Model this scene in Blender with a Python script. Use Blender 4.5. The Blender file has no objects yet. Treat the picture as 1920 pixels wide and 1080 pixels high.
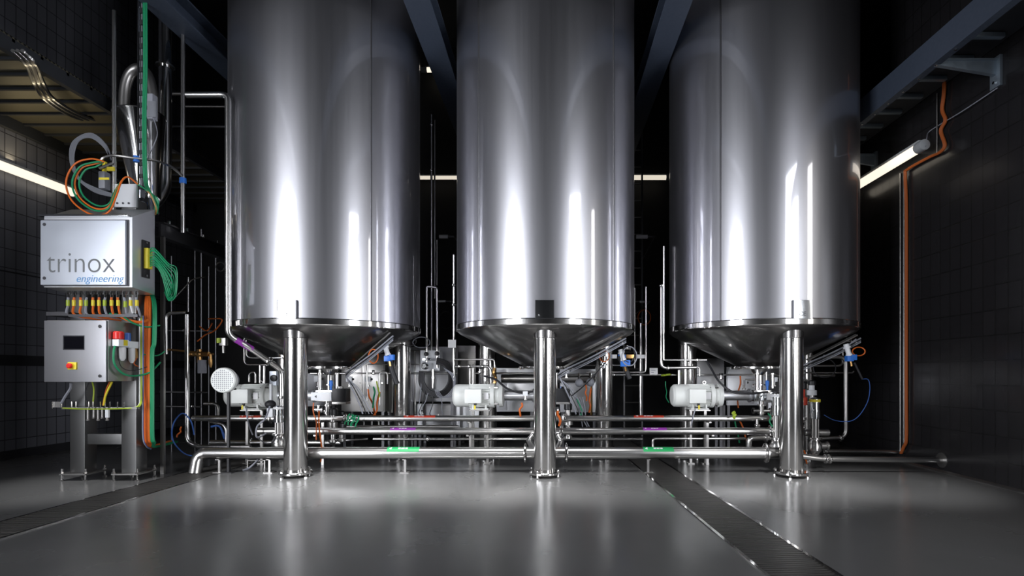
import bpy, bmesh, math, random
from mathutils import Vector, Matrix
random.seed(7)
PI = math.pi
SC = bpy.context.scene
COL = SC.collection
CAMZ, F, VX, HY = 1.12, 1000.0, 1032.0, 700.0

def P(px, py, d):
    return Vector(((px - VX) * d / F, d, CAMZ + (HY - py) * d / F))

# ------------------------------------------------------------ materials
def nodes(name):
    m = bpy.data.materials.new(name); m.use_nodes = True
    nt = m.node_tree
    return m, nt, nt.nodes['Principled BSDF'], nt.nodes['Material Output']

def plain(name, col, rough=0.5, metal=0.0, noise=0.0, spec=0.5, nscale=30):
    m, nt, b, out = nodes(name)
    b.inputs['Base Color'].default_value = (*col, 1)
    b.inputs['Roughness'].default_value = rough
    b.inputs['Metallic'].default_value = metal
    b.inputs['Specular IOR Level'].default_value = spec
    if noise:
        tc = nt.nodes.new('ShaderNodeTexCoord'); n = nt.nodes.new('ShaderNodeTexNoise')
        n.inputs['Scale'].default_value = nscale; n.inputs['Detail'].default_value = 4
        r = nt.nodes.new('ShaderNodeMapRange')
        r.inputs[1].default_value = .3; r.inputs[2].default_value = .7
        r.inputs[3].default_value = max(.02, rough - noise); r.inputs[4].default_value = rough + noise
        nt.links.new(tc.outputs['Object'], n.inputs['Vector'])
        nt.links.new(n.outputs['Fac'], r.inputs[0]); nt.links.new(r.outputs[0], b.inputs['Roughness'])
    return m

def steel(name, col, r1, r2, fac, streak=None, bump=0.0):
    """brushed stainless: a sharp lobe mixed with a wide one"""
    m, nt, b, out = nodes(name)
    b2 = nt.nodes.new('ShaderNodeBsdfPrincipled'); mx = nt.nodes.new('ShaderNodeMixShader')
    for q, r in ((b, r1), (b2, r2)):
        q.inputs['Base Color'].default_value = (*col, 1); q.inputs['Metallic'].default_value = 1
        q.inputs['Roughness'].default_value = r
    mx.inputs[0].default_value = fac
    nt.links.new(b.outputs[0], mx.inputs[1]); nt.links.new(b2.outputs[0], mx.inputs[2])
    nt.links.new(mx.outputs[0], out.inputs['Surface'])
    if streak:
        tc = nt.nodes.new('ShaderNodeTexCoord'); mp = nt.nodes.new('ShaderNodeMapping')
        mp.inputs['Scale'].default_value = streak
        n = nt.nodes.new('ShaderNodeTexNoise'); n.inputs['Scale'].default_value = 1; n.inputs['Detail'].default_value = 5
        r = nt.nodes.new('ShaderNodeMapRange')
        r.inputs[1].default_value = .3; r.inputs[2].default_value = .7
        r.inputs[3].default_value = r2 - .012; r.inputs[4].default_value = r2 + .012
        nt.links.new(tc.outputs['Object'], mp.inputs['Vector']); nt.links.new(mp.outputs[0], n.inputs['Vector'])
        nt.links.new(n.outputs['Fac'], r.inputs[0]); nt.links.new(r.outputs[0], b2.inputs['Roughness'])
        if bump:
            bp = nt.nodes.new('ShaderNodeBump'); bp.inputs['Strength'].default_value = bump; bp.inputs['Distance'].default_value = .01
            nt.links.new(n.outputs['Fac'], bp.inputs['Height'])
            nt.links.new(bp.outputs[0], b.inputs['Normal']); nt.links.new(bp.outputs[0], b2.inputs['Normal'])
    return m

def emit(name, col, s):
    m, nt, b, out = nodes(name)
    b.inputs['Base Color'].default_value = (*col, 1)
    b.inputs['Emission Color'].default_value = (*col, 1); b.inputs['Emission Strength'].default_value = s
    return m

def tiles(name, col, grout, w, h, rough, axis='Y', mortar=.006):
    m, nt, b, out = nodes(name)
    tc = nt.nodes.new('ShaderNodeTexCoord'); sp = nt.nodes.new('ShaderNodeSeparateXYZ'); cb = nt.nodes.new('ShaderNodeCombineXYZ')
    br = nt.nodes.new('ShaderNodeTexBrick'); br.offset = 0; br.squash = 1
    nt.links.new(tc.outputs['Object'], sp.inputs[0]); nt.links.new(sp.outputs[axis], cb.inputs[0]); nt.links.new(sp.outputs['Z'], cb.inputs[1])
    nt.links.new(cb.outputs[0], br.inputs['Vector'])
    br.inputs['Color1'].default_value = (*col, 1); br.inputs['Color2'].default_value = (*[c * .85 for c in col], 1)
    br.inputs['Mortar'].default_value = (*grout, 1); br.inputs['Scale'].default_value = 1
    br.inputs['Mortar Size'].default_value = mortar; br.inputs['Brick Width'].default_value = w; br.inputs['Row Height'].default_value = h
    nt.links.new(br.outputs['Color'], b.inputs['Base Color'])
    bp = nt.nodes.new('ShaderNodeBump'); bp.invert = True; bp.inputs['Strength'].default_value = .4; bp.inputs['Distance'].default_value = .004
    nt.links.new(br.outputs['Fac'], bp.inputs['Height']); nt.links.new(bp.outputs[0], b.inputs['Normal'])
    b.inputs['Roughness'].default_value = rough
    return m

M = {}
M['tank'] = steel('brushed_tank_steel', (.58, .58, .62), .06, .36, .63, (25, 25, .5))
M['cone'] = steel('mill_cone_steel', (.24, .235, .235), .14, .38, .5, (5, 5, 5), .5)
M['rim'] = steel('polished_rim_steel', (.66, .65, .64), .06, .25, .25)
M['leg'] = steel('polished_leg_steel', (.64, .63, .62), .13, .24, .45)
M['pipe'] = steel('polished_pipe_steel', (.70, .69, .68), .10, .30, .5)
M['dull'] = steel('dull_steel', (.42, .41, .40), .25, .45, .6)
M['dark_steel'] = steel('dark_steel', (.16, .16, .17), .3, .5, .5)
M['cab'] = steel('cabinet_steel', (.66, .67, .70), .28, .5, .7, (3, 3, 60))
M['orange_dk'] = plain('dark_orange_cable', (.42, .10, .02), .5)  # a darker orange, for the right wall cables
M['post'] = steel('post_steel', (.20, .20, .20), .3, .45, .6)
M['grate'] = steel('grating_steel', (.11, .105, .10), .3, .5, .6)
M['panel'] = steel('panel_steel', (.34, .34, .36), .3, .5, .7, (3, 3, 60))
M['door'] = plain('light_brushed_door', (.62, .66, .74), .42, .55, .05, nscale=4)
M['mirror'] = steel('mirror_plate', (.86, .88, .90), .06, .2, .3)
M['duct'] = steel('polished_duct', (.74, .74, .74), .06, .16, .4)
M['galv'] = plain('galvanised_steel', (.30, .36, .42), .45, .7, .1)
M['beam'] = plain('blue_grey_beam', (.045, .06, .09), .6, .0, .08)
M['white'] = plain('white_enamel', (.80, .82, .80), .35, 0, .05)
M['white_pl'] = plain('white_plastic', (.82, .84, .88), .4)
M['grey_pl'] = plain('grey_plastic', (.22, .23, .26), .45)
M['black'] = plain('black_plastic', (.012, .012, .014), .4)
M['rubber'] = plain('black_rubber', (.02, .02, .024), .55)
M['screen'] = plain('screen_glass', (.004, .004, .006), .08)
M['orange'] = plain('orange_cable', (.72, .15, .02), .42)
M['green'] = plain('green_cable', (.01, .26, .11), .42)
M['ygreen'] = plain('yellow_green_cable', (.38, .50, .04), .42)
M['yellow'] = plain('yellow_tag', (.80, .66, .04), .45)
M['greyc'] = plain('grey_cable', (.30, .31, .36), .45)
M['bluec'] = plain('blue_hose', (.05, .13, .42), .4)
M['blue'] = plain('blue_plastic', (.02, .16, .62), .4)
M['red'] = plain('red_plastic', (.70, .02, .015), .35)
M['brass'] = plain('brass', (.62, .36, .14), .3, 1)
M['purple'] = plain('purple_label', (.30, .04, .38), .4)
M['redlab'] = plain('red_label', (.42, .04, .02), .4)
M['greenlab'] = plain('green_label', (.02, .40, .12), .4)
M['whitelab'] = plain('white_label', (.8, .8, .82), .4)
M['txt'] = plain('grey_lettering', (.13, .14, .15), .5)
M['txtb'] = plain('blue_lettering', (.10, .27, .52), .5)
M['ink'] = plain('dark_print', (.05, .05, .06), .5)
M['fixture'] = plain('lamp_housing', (.42, .44, .46), .4)
M['tube'] = emit('lit_tube', (1, .90, .74), 1.1)
M['tube_dim'] = emit('lit_tube_far', (1, .90, .74), .75)
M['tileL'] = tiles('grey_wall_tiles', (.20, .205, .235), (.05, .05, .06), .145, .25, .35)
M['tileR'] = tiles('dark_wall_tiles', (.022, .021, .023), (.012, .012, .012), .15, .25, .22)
M['wallB'] = plain('black_back_wall', (.010, .010, .011), .7)
M['ceil'] = plain('dark_ceiling', (.03, .033, .04), .7)
M['skirt'] = plain('dark_skirting', (.035, .035, .04), .5)

def floor_mat():
    m, nt, b, out = nodes('grey_epoxy_floor')
    tc = nt.nodes.new('ShaderNodeTexCoord'); n = nt.nodes.new('ShaderNodeTexNoise'); n.inputs['Scale'].default_value = .8; n.inputs['Detail'].default_value = 5
    nt.links.new(tc.outputs['Object'], n.inputs['Vector'])
    r = nt.nodes.new('ShaderNodeMapRange'); r.inputs[1].default_value = .3; r.inputs[2].default_value = .7; r.inputs[3].default_value = .18; r.inputs[4].default_value = .30
    nt.links.new(n.outputs['Fac'], r.inputs[0]); nt.links.new(r.outputs[0], b.inputs['Roughness'])
    cr = nt.nodes.new('ShaderNodeMapRange'); cr.inputs[3].default_value = .11; cr.inputs[4].default_value = .145
    nt.links.new(n.outputs['Fac'], cr.inputs[0])
    cb = nt.nodes.new('ShaderNodeCombineColor')
    for i in range(3): nt.links.new(cr.outputs[0], cb.inputs[i])
    nt.links.new(cb.outputs[0], b.inputs['Base Color'])
    n2 = nt.nodes.new('ShaderNodeTexNoise'); n2.inputs['Scale'].default_value = 6
    nt.links.new(tc.outputs['Object'], n2.inputs['Vector'])
    bp = nt.nodes.new('ShaderNodeBump'); bp.inputs['Strength'].default_value = .05; bp.inputs['Distance'].default_value = .02
    nt.links.new(n2.outputs['Fac'], bp.inputs['Height']); nt.links.new(bp.outputs[0], b.inputs['Normal'])
    return m
M['floor'] = floor_mat()

def perf_mat(name, col, hole, scale, rough=.45, metal=.6):
    """sheet with a regular field of punched holes"""
    m, nt, b, out = nodes(name)
    tc = nt.nodes.new('ShaderNodeTexCoord'); v = nt.nodes.new('ShaderNodeTexVoronoi'); v.inputs['Randomness'].default_value = 0; v.inputs['Scale'].default_value = scale
    nt.links.new(tc.outputs['Object'], v.inputs['Vector'])
    c = nt.nodes.new('ShaderNodeMath'); c.operation = 'LESS_THAN'; c.inputs[1].default_value = .30
    nt.links.new(v.outputs['Distance'], c.inputs[0])
    mx = nt.nodes.new('ShaderNodeMix'); mx.data_type = 'RGBA'
    mx.inputs[6].default_value = (*col, 1); mx.inputs[7].default_value = (*hole, 1)
    nt.links.new(c.outputs[0], mx.inputs[0]); nt.links.new(mx.outputs[2], b.inputs['Base Color'])
    b.inputs['Roughness'].default_value = rough; b.inputs['Metallic'].default_value = metal
    return m
M['perf'] = perf_mat('perforated_sheet', (.17, .155, .11), (.02, .02, .02), 22)

# ------------------------------------------------------------ mesh helpers
def frame(t):
    t = t.normalized(); a = Vector((0, 0, 1)) if abs(t.z) < .9 else Vector((0, 1, 0))
    u = t.cross(a).normalized(); return u, t.cross(u).normalized()

class MB:
    def __init__(s): s.bm = bmesh.new()
    def box(s, lo, hi, bev=0.0, rot=None):
        lo = Vector(lo); hi = Vector(hi); c = (lo + hi) / 2; d = hi - lo
        b = bmesh.new(); bmesh.ops.create_cube(b, size=1)
        for v in b.verts: v.co = Vector((v.co.x * abs(d.x), v.co.y * abs(d.y), v.co.z * abs(d.z)))
        if bev: bmesh.ops.bevel(b, geom=b.edges[:], offset=bev, segments=2, affect='EDGES', profile=.7)
        for v in b.verts: v.co = (rot @ v.co if rot else v.co) + c
        me = bpy.data.meshes.new('t'); b.to_mesh(me); b.free(); s.bm.from_mesh(me); bpy.data.meshes.remove(me); return s
    def rings(s, rs, closed=False, cap=True):
        vs = [[s.bm.verts.new(p) for p in r] for r in rs]; n = len(vs[0]); k = len(vs)
        for i in range(k if closed else k - 1):
            a, b = vs[i], vs[(i + 1) % k]
            for j in range(n):
                s.bm.faces.new((a[j], a[(j + 1) % n], b[(j + 1) % n], b[j]))
        if cap and not closed:
            s.bm.faces.new(vs[0][::-1]); s.bm.faces.new(vs[-1])
        return s
    def lathe(s, c, ax, prof, seg=24, cap=True):
        """prof: (distance along axis, radius)"""
        c = Vector(c); ax = Vector(ax).normalized(); u, w = frame(ax)
        return s.rings([[c + ax * h + (u * math.cos(2 * PI * j / seg) + w * math.sin(2 * PI * j / seg)) * r for j in range(seg)] for h, r in prof], cap=cap)
    def cyl(s, a, b, r, seg=16, r2=None):
        a = Vector(a); b = Vector(b); L = (b - a).length
        return s.lathe(a, b - a, [(0, r), (L, r if r2 is None else r2)], seg)
    def tube(s, pts, r, seg=8, closed=False):
        pts = [Vector(p) for p in pts]; n = len(pts); rs = []; u = None
        for i in range(n):
            if closed: t = pts[(i + 1) % n] - pts[i - 1]
            else: t = pts[min(i + 1, n - 1)] - pts[max(i - 1, 0)]
            t = t.normalized() if t.length > 1e-9 else Vector((0, 0, 1))
            if u is None: u, w = frame(t)
            else:
                u = (u - t * u.dot(t)); u = u.normalized() if u.length > 1e-6 else frame(t)[0]
                w = t.cross(u)
            rs.append([pts[i] + (u * math.cos(2 * PI * j / seg) + w * math.sin(2 * PI * j / seg)) * r for j in range(seg)])
        return s.rings(rs, closed)
    def torus(s, c, ax, R, r, seg=32, sr=8):
        c = Vector(c); u, w = frame(Vector(ax))
        return s.tube([c + (u * math.cos(2 * PI * i / seg) + w * math.sin(2 * PI * i / seg)) * R for i in range(seg)], r, sr, True)
    def sphere(s, c, r, sc=(1, 1, 1)):
        mt = Matrix.Translation(Vector(c)) @ Matrix.Diagonal((*sc, 1))
        bmesh.ops.create_uvsphere(s.bm, u_segments=16, v_segments=10, radius=r, matrix=mt); return s
    def prism(s, poly, y0, y1, axis='Y'):
        """poly of 2D points extruded along an axis; axis Y: (x,z), X: (y,z), Z: (x,y)"""
        f = {'Y': lambda a, b, k: (a, k, b), 'X': lambda a, b, k: (k, a, b), 'Z': lambda a, b, k: (a, b, k)}[axis]
        s.rings([[Vector(f(a, b, y0)) for a, b in poly], [Vector(f(a, b, y1)) for a, b in poly]]); return s

def fillet(pts, rad, n=6):
    pts = [Vector(p) for p in pts]; out = [pts[0]]
    for i in range(1, len(pts) - 1):
        a, b, c = pts[i - 1], pts[i], pts[i + 1]
        d1 = (a - b); d2 = (c - b); r = min(rad, d1.length * .48, d2.length * .48)
        p = b + d1.normalized() * r; q = b + d2.normalized() * r
        for k in range(n + 1):
            t = k / n; out.append(p * (1 - t) ** 2 + b * 2 * t * (1 - t) + q * t * t)
    out.append(pts[-1]); return out

def spline(pts, n=7, closed=False):
    pts = [Vector(p) for p in pts]; out = []; L = len(pts)
    rng = range(L) if closed else range(L - 1)
    for i in rng:
        if closed: a, b, c, d = pts[i - 1], pts[i], pts[(i + 1) % L], pts[(i + 2) % L]
        else: a, b, c, d = pts[max(i - 1, 0)], pts[i], pts[i + 1], pts[min(i + 2, L - 1)]
        for k in range(n):
            t = k / n
            out.append(.5 * ((2 * b) + (c - a) * t + (2 * a - 5 * b + 4 * c - d) * t * t + (3 * b - a - 3 * c + d) * t ** 3))
    if not closed: out.append(pts[-1])
    return out

WL = {}
def wloc(o): return WL.get(o.name, Vector((0, 0, 0)))

def obj(name, mb, m, parent=None, ang=35, label=None):
    """link a mesh object; a child sits in its parent's frame"""
    bm = mb.bm if isinstance(mb, MB) else mb
    bmesh.ops.recalc_face_normals(bm, faces=bm.faces)
    if parent: org = wloc(parent)
    else:
        xs = [v.co.x for v in bm.verts]; ys = [v.co.y for v in bm.verts]; zs = [v.co.z for v in bm.verts]
        org = Vector(((min(xs) + max(xs)) / 2, (min(ys) + max(ys)) / 2, min(zs)))
    for v in bm.verts: v.co -= org
    me = bpy.data.meshes.new(name); bm.to_mesh(me); bm.free()
    for p in me.polygons: p.use_smooth = True
    me.set_sharp_from_angle(angle=math.radians(ang))
    me.materials.append(M[m] if isinstance(m, str) else m)
    o = bpy.data.objects.new(name, me); COL.objects.link(o)
    if parent: o.parent = parent
    else: o.location = org
    WL[o.name] = org
    if label: o['label'] = label
    return o

def tag(o, label, cat, group=None, kind=None):
    o['label'] = label; o['category'] = cat
    if group: o['group'] = group
    if kind: o['kind'] = kind
    return o

def thing(name, loc, label, cat, group=None):
    o = bpy.data.objects.new(name, None); COL.objects.link(o); o.empty_display_size = .1
    o.location = loc; WL[o.name] = Vector(loc)
    return tag(o, label, cat, group)

def struct(name, mb, m):
    o = obj(name, mb, m); o['kind'] = 'structure'; return o

def dup(root, loc, label=None):
    r = root.copy(); COL.objects.link(r); r.location = loc; WL[r.name] = Vector(loc)
    if label: r['label'] = label
    for ch in list(root.children):
        c = ch.copy(); COL.objects.link(c); c.parent = r; WL[c.name] = Vector(loc)
        for g in ch.children:
            d = g.copy(); COL.objects.link(d); d.parent = c
    return r

def textmesh(s, size, loc, m, parent, name='lettering', shear=0.0, ext=.001, rotz=0, bold=0.0, sx=1.0):
    cu = bpy.data.curves.new('txt', 'FONT'); cu.body = s; cu.size = size; cu.extrude = ext; cu.shear = shear; cu.offset = bold
    to = bpy.data.objects.new('txt', cu); COL.objects.link(to)
    bpy.context.view_layer.update()
    dg = bpy.context.evaluated_depsgraph_get()
    me = bpy.data.meshes.new_from_object(to.evaluated_get(dg)); bpy.data.objects.remove(to)
    bm = bmesh.new(); bm.from_mesh(me); bpy.data.meshes.remove(me)
    R = Matrix.Rotation(rotz, 3, 'Z') @ Matrix.Rotation(PI / 2, 3, 'X')
    for v in bm.verts: v.co.x *= sx; v.co = R @ v.co + Vector(loc)
    return obj(name, bm, m, parent)

def cable(name, pts, r, m, label, cat='cable', group=None, seg=6, n=7):
    return tag(obj(name, MB().tube(spline(pts, n), r, seg), m), label, cat, group)

def pipe(name, pts, r, label, group=None, m='pipe', rad=.08, cat='pipe', collars=(), seg=14):
    """a run of pipe; collars: list of (point, axis) for clamp ferrules, which are its parts"""
    pts = [Vector(p) for p in pts]
    if not collars:
        return tag(obj(name, MB().tube(fillet(pts, rad), r, seg), m), label, cat, group)
    t = thing(name, (pts[0].x, pts[0].y, min(p.z for p in pts)), label, cat, group)
    obj('tube', MB().tube(fillet(pts, rad), r, seg), m, t)
    for c, ax in collars: clamp(c, ax, r, t)
    return t

def clamp(c, ax, r, parent, name='clamp'):
    ax = Vector(ax).normalized(); b = MB().lathe(Vector(c) - ax * .018, ax, [(0, r * 1.1), (.004, r * 1.45), (.013, r * 1.7), (.023, r * 1.7), (.032, r * 1.45), (.036, r * 1.1)], 18)
    u, w = frame(ax); q = Vector(c) + Vector((0, -1, 0)) * r * 1.5 if abs(ax.y) < .5 else Vector(c) + u * r * 1.5
    b.box(q - Vector((.009, .012, .012)), q + Vector((.009, .012, .012)), .002)
    return obj(name, b, 'rim', parent)

# ------------------------------------------------------------ setting
XL, XR, YB, YF, ZC = -7.1, 4.42, 10.6, -6.0, 7.6
struct('floor', MB().box((XL - .2, YF, -.2), (XR + .2, YB + .2, 0)), 'floor')
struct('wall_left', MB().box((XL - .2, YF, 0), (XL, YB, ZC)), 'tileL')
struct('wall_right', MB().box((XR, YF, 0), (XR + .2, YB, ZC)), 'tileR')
struct('wall_back', MB().box((XL - .2, YB, 0), (XR + .2, YB + .2, ZC)), 'wallB')
struct('ceiling', MB().box((XL - .2, YF, ZC), (XR + .2, YB + .2, ZC + .2)), 'ceil')
struct('baseboard_left', MB().box((XL, YF, 0), (XL + .02, YB, .11)), 'skirt')
struct('baseboard_right', MB().prism([(XR, 0), (XR - .03, 0), (XR - .024, .012), (XR, .03)], YF, YB), 'dull')
struct('trim_1', MB().box((XL, YF, 1.86 + .58), (XL + .006, YB, 1.86 + .60)), 'skirt')
struct('trim_2', MB().box((XL, YF, 1.22), (XL + .012, YB, 1.36)), 'skirt')

# walkway decks overhead
def deck(x0, x1, y0, y1, z, name, label, ribs):
    t = thing(name, ((x0 + x1) / 2, (y0 + y1) / 2, z), label, 'walkway')
    obj('deck_sheet', MB().box((x0, y0, z + .03), (x1, y1, z + .05)), 'perf', t)
    r = MB(); y = y0
    while y < y1:
        r.box((x0, y, z), (x1, y + .03, z + .03)); y += ribs
    obj('underside_ribs', r, 'ceil', t)
    for x in (x0, x1 - .06):
        obj('edge_beam', MB().box((x, y0, z - .12), (x + .06, y1, z + .03)), 'ceil', t)
    return t
deck(XL + .02, -5.35, -1, 10.4, 4.42, 'overhead_walkway', 'perforated steel walkway overhead along the grey tiled left wall', .30)
t = thing('overhead_walkway', (4.05, 4, 4.2), 'dark overhead walkway with pale cross slats above the right wall lamp', 'walkway')
obj('deck_sheet', MB().box((3.84, -1, 4.36), (XR - .005, 10.4, 4.39)), 'ceil', t)
obj('edge_beam', MB().box((3.76, -1, 4.16), (3.84, 10.4, 4.44)), 'beam', t)
for k in range(12):
    y = 5.05 + .37 * k
    obj('cross_slat', MB().box((3.90, y, 4.31), (4.31, y + .05, 4.355), .004), 'galv', t)
for k in range(14):
    obj('bolt', MB().cyl((3.80, 5.0 + k * .25, 4.15), (3.80, 5.0 + k * .25, 4.16), .012, 8), 'rim', t)

# roof beams running front to back between the tanks
def ibeam(y0, y1, x, z, w, h, tf=.02):
    b = MB()
    b.box((x - w / 2, y0, z), (x + w / 2, y1, z + tf)); b.box((x - w / 2, y0, z + h - tf), (x + w / 2, y1, z + h))
    b.box((x - .012, y0, z + tf), (x + .012, y1, z + h - tf)); return b
for x, lb in ((-4.20, 'blue-grey steel roof beam left of the left tank'), (-1.41, 'blue-grey steel roof beam in the gap between left and middle tank'), (1.36, 'blue-grey steel roof beam in the gap between middle and right tank')):
    tag(obj('roof_beam', ibeam(-1, 10.58, x, 5.05, .28, .26), 'beam'), lb, 'beam')

# wall brackets (right)
def bracket(y, z, lb, L=.62):
    t = thing('wall_bracket', (XR, y, z), lb, 'bracket')
    obj('wall_plate', MB().box((XR - .03, y - .06, z - .16), (XR, y + .06, z + .14), .004), 'galv', t)
    obj('arm', MB().prism([(XR - .03, z + .10), (XR - .03, z - .04), (XR - L, z + .06), (XR - L, z + .10)], y - .02, y + .02), 'galv', t)
    obj('channel', MB().box((XR - L, y - .035, z + .095), (XR - .02, y + .035, z + .115)), 'galv', t)
    for q in (-.11, .09): obj('bolt', MB().cyl((XR - .03, y, z + q), (XR - .045, y, z + q), .015, 8), 'rim', t)
bracket(5.27, 4.10, 'galvanised bracket at the top right, above the orange cable')
bracket(7.25, 3.98, 'galvanised bracket just right of the right tank, under the slats')

# ------------------------------------------------------------ lamps
def lamp(a, b, lb, em='tube', r=.045, ends=True, rod=None):
    a = Vector(a); b = Vector(b); ax = (b - a).normalized()
    t = thing('tube_lamp', (a + b) / 2 - Vector((0, 0, r)), lb, 'lamp')
    obj('diffuser', MB().lathe(a + ax * .1, ax, [(0, r * .9), (.01, r), ((b - a).length - .21, r), ((b - a).length - .2, r * .9)], 16), em, t)
    obj('housing', MB().box((min(a.x, b.x) - (.02 if abs(ax.x) < .5 else -.08), min(a.y, b.y) + (.08 if abs(ax.y) > .5 else -.02), a.z + r * .8), (max(a.x, b.x) + (.02 if abs(ax.x) < .5 else -.08), max(a.y, b.y) - (.08 if abs(ax.y) > .5 else -.02), a.z + r * 1.5), .006), 'fixture', t)
    for c, s in ((a, 1), (b, -1)):
        obj('end_cap', MB().lathe(c, ax * s, [(0, r * .5), (.01, r * 1.1), (.10, r * 1.2), (.12, r * 1.15)], 16), 'fixture', t)
    for k in (.25, .75):
        c = a.lerp(b, k)
        if rod == 'wallR': obj('mount', MB().box((c.x, c.y - .02, c.z + r * 1.4), (XR, c.y + .02, c.z + r * 1.4 + .02)), 'galv', t)
        elif rod == 'wallL': obj('mount', MB().box((XL, c.y - .02, c.z + r * 1.4), (c.x, c.y + .02, c.z + r * 1.4 + .02)), 'galv', t)
        elif rod == 'back': obj('mount', MB().box((c.x - .02, c.y, c.z + r * 1.4), (c.x + .02, YB, c.z + r * 1.4 + .02)), 'galv', t)
    return t
lamp((4.22, 6.0, 3.70), (4.22, 7.75, 3.70), 'lit fluorescent tube lamp with grey end cap on the dark right wall', rod='wallR', r=.055)
lamp((-6.92, 6.2, 3.74), (-6.92, 7.85, 3.74), 'lit fluorescent tube lamp on the grey tiled left wall', rod='wallL', r=.055)
lamp((1.30, 10.3, 4.90), (2.35, 10.3, 4.90), 'lit tube lamp far back between middle and right tank', 'tube_dim', .045, rod='back')
lamp((-2.75, 10.3, 4.90), (-1.62, 10.3, 4.90), 'lower lit tube lamp far back between left and middle tank', 'tube_dim', .035, rod='back')
lamp((-2.50, 10.3, 6.98), (-1.70, 10.3, 6.98), 'upper lit tube lamp far back between left and middle tank', 'tube', .045, rod='back')
cable('lamp_cord', [P(1735, 275, 6.0), P(1738, 258, 6.05), P(1742, 247, 6.2), P(1765, 232, 6.0), P(1805, 208, 5.66), P(1870, 165, 5.25)], .006, 'greyc', 'thin grey cord rising from the right wall lamp along the wall')

# ------------------------------------------------------------ floor drains
def drain(p0, p1, w, lb):
    p0 = Vector((*p0, 0)); p1 = Vector((*p1, 0)); ax = (p1 - p0).normalized(); sd = Vector((ax.y, -ax.x, 0)); L = (p1 - p0).length
    t = thing('floor_drain', (p0 + p1) / 2, lb, 'drain')
    R = Matrix((sd, ax, Vector((0, 0, 1)))).transposed(); mid = (p0 + p1) / 2
    def bx(b, x0, x1, y0, y1, z0, z1):
        c = mid + sd * (x0 + x1) / 2 + ax * (y0 + y1) / 2 + Vector((0, 0, (z0 + z1) / 2)); h = Vector(((x1 - x0) / 2, (y1 - y0) / 2, (z1 - z0) / 2))
        b.box(c - h, c + h, 0, R)
    e = MB()
    for s in (-1, 1): bx(e, s * w / 2 - .012, s * w / 2 + .012, -L / 2, L / 2, .0005, .006)
    obj('edge_frame', e, 'rim', t)
    g = MB(); bx(g, -w / 2 + .012, w / 2 - .012, -L / 2, L / 2, .0005, .0015); obj('channel_bed', g, 'black', t)
    g = MB(); n = int(L / .034)
    for i in range(n):
        y = -L / 2 + .034 * (i + .5); bx(g, -w / 2 + .012, w / 2 - .012, y - .009, y + .009, .0015, .005)
    obj('grating', g, 'grate', t)
drain((-3.94, 2.0), (-3.90, 9.6), .42, 'grated steel floor drain running past the feet of the control column')
drain((1.45, 1.9), (1.09, 9.6), .40, 'wide grated floor drain running between middle and right tank')

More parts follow.
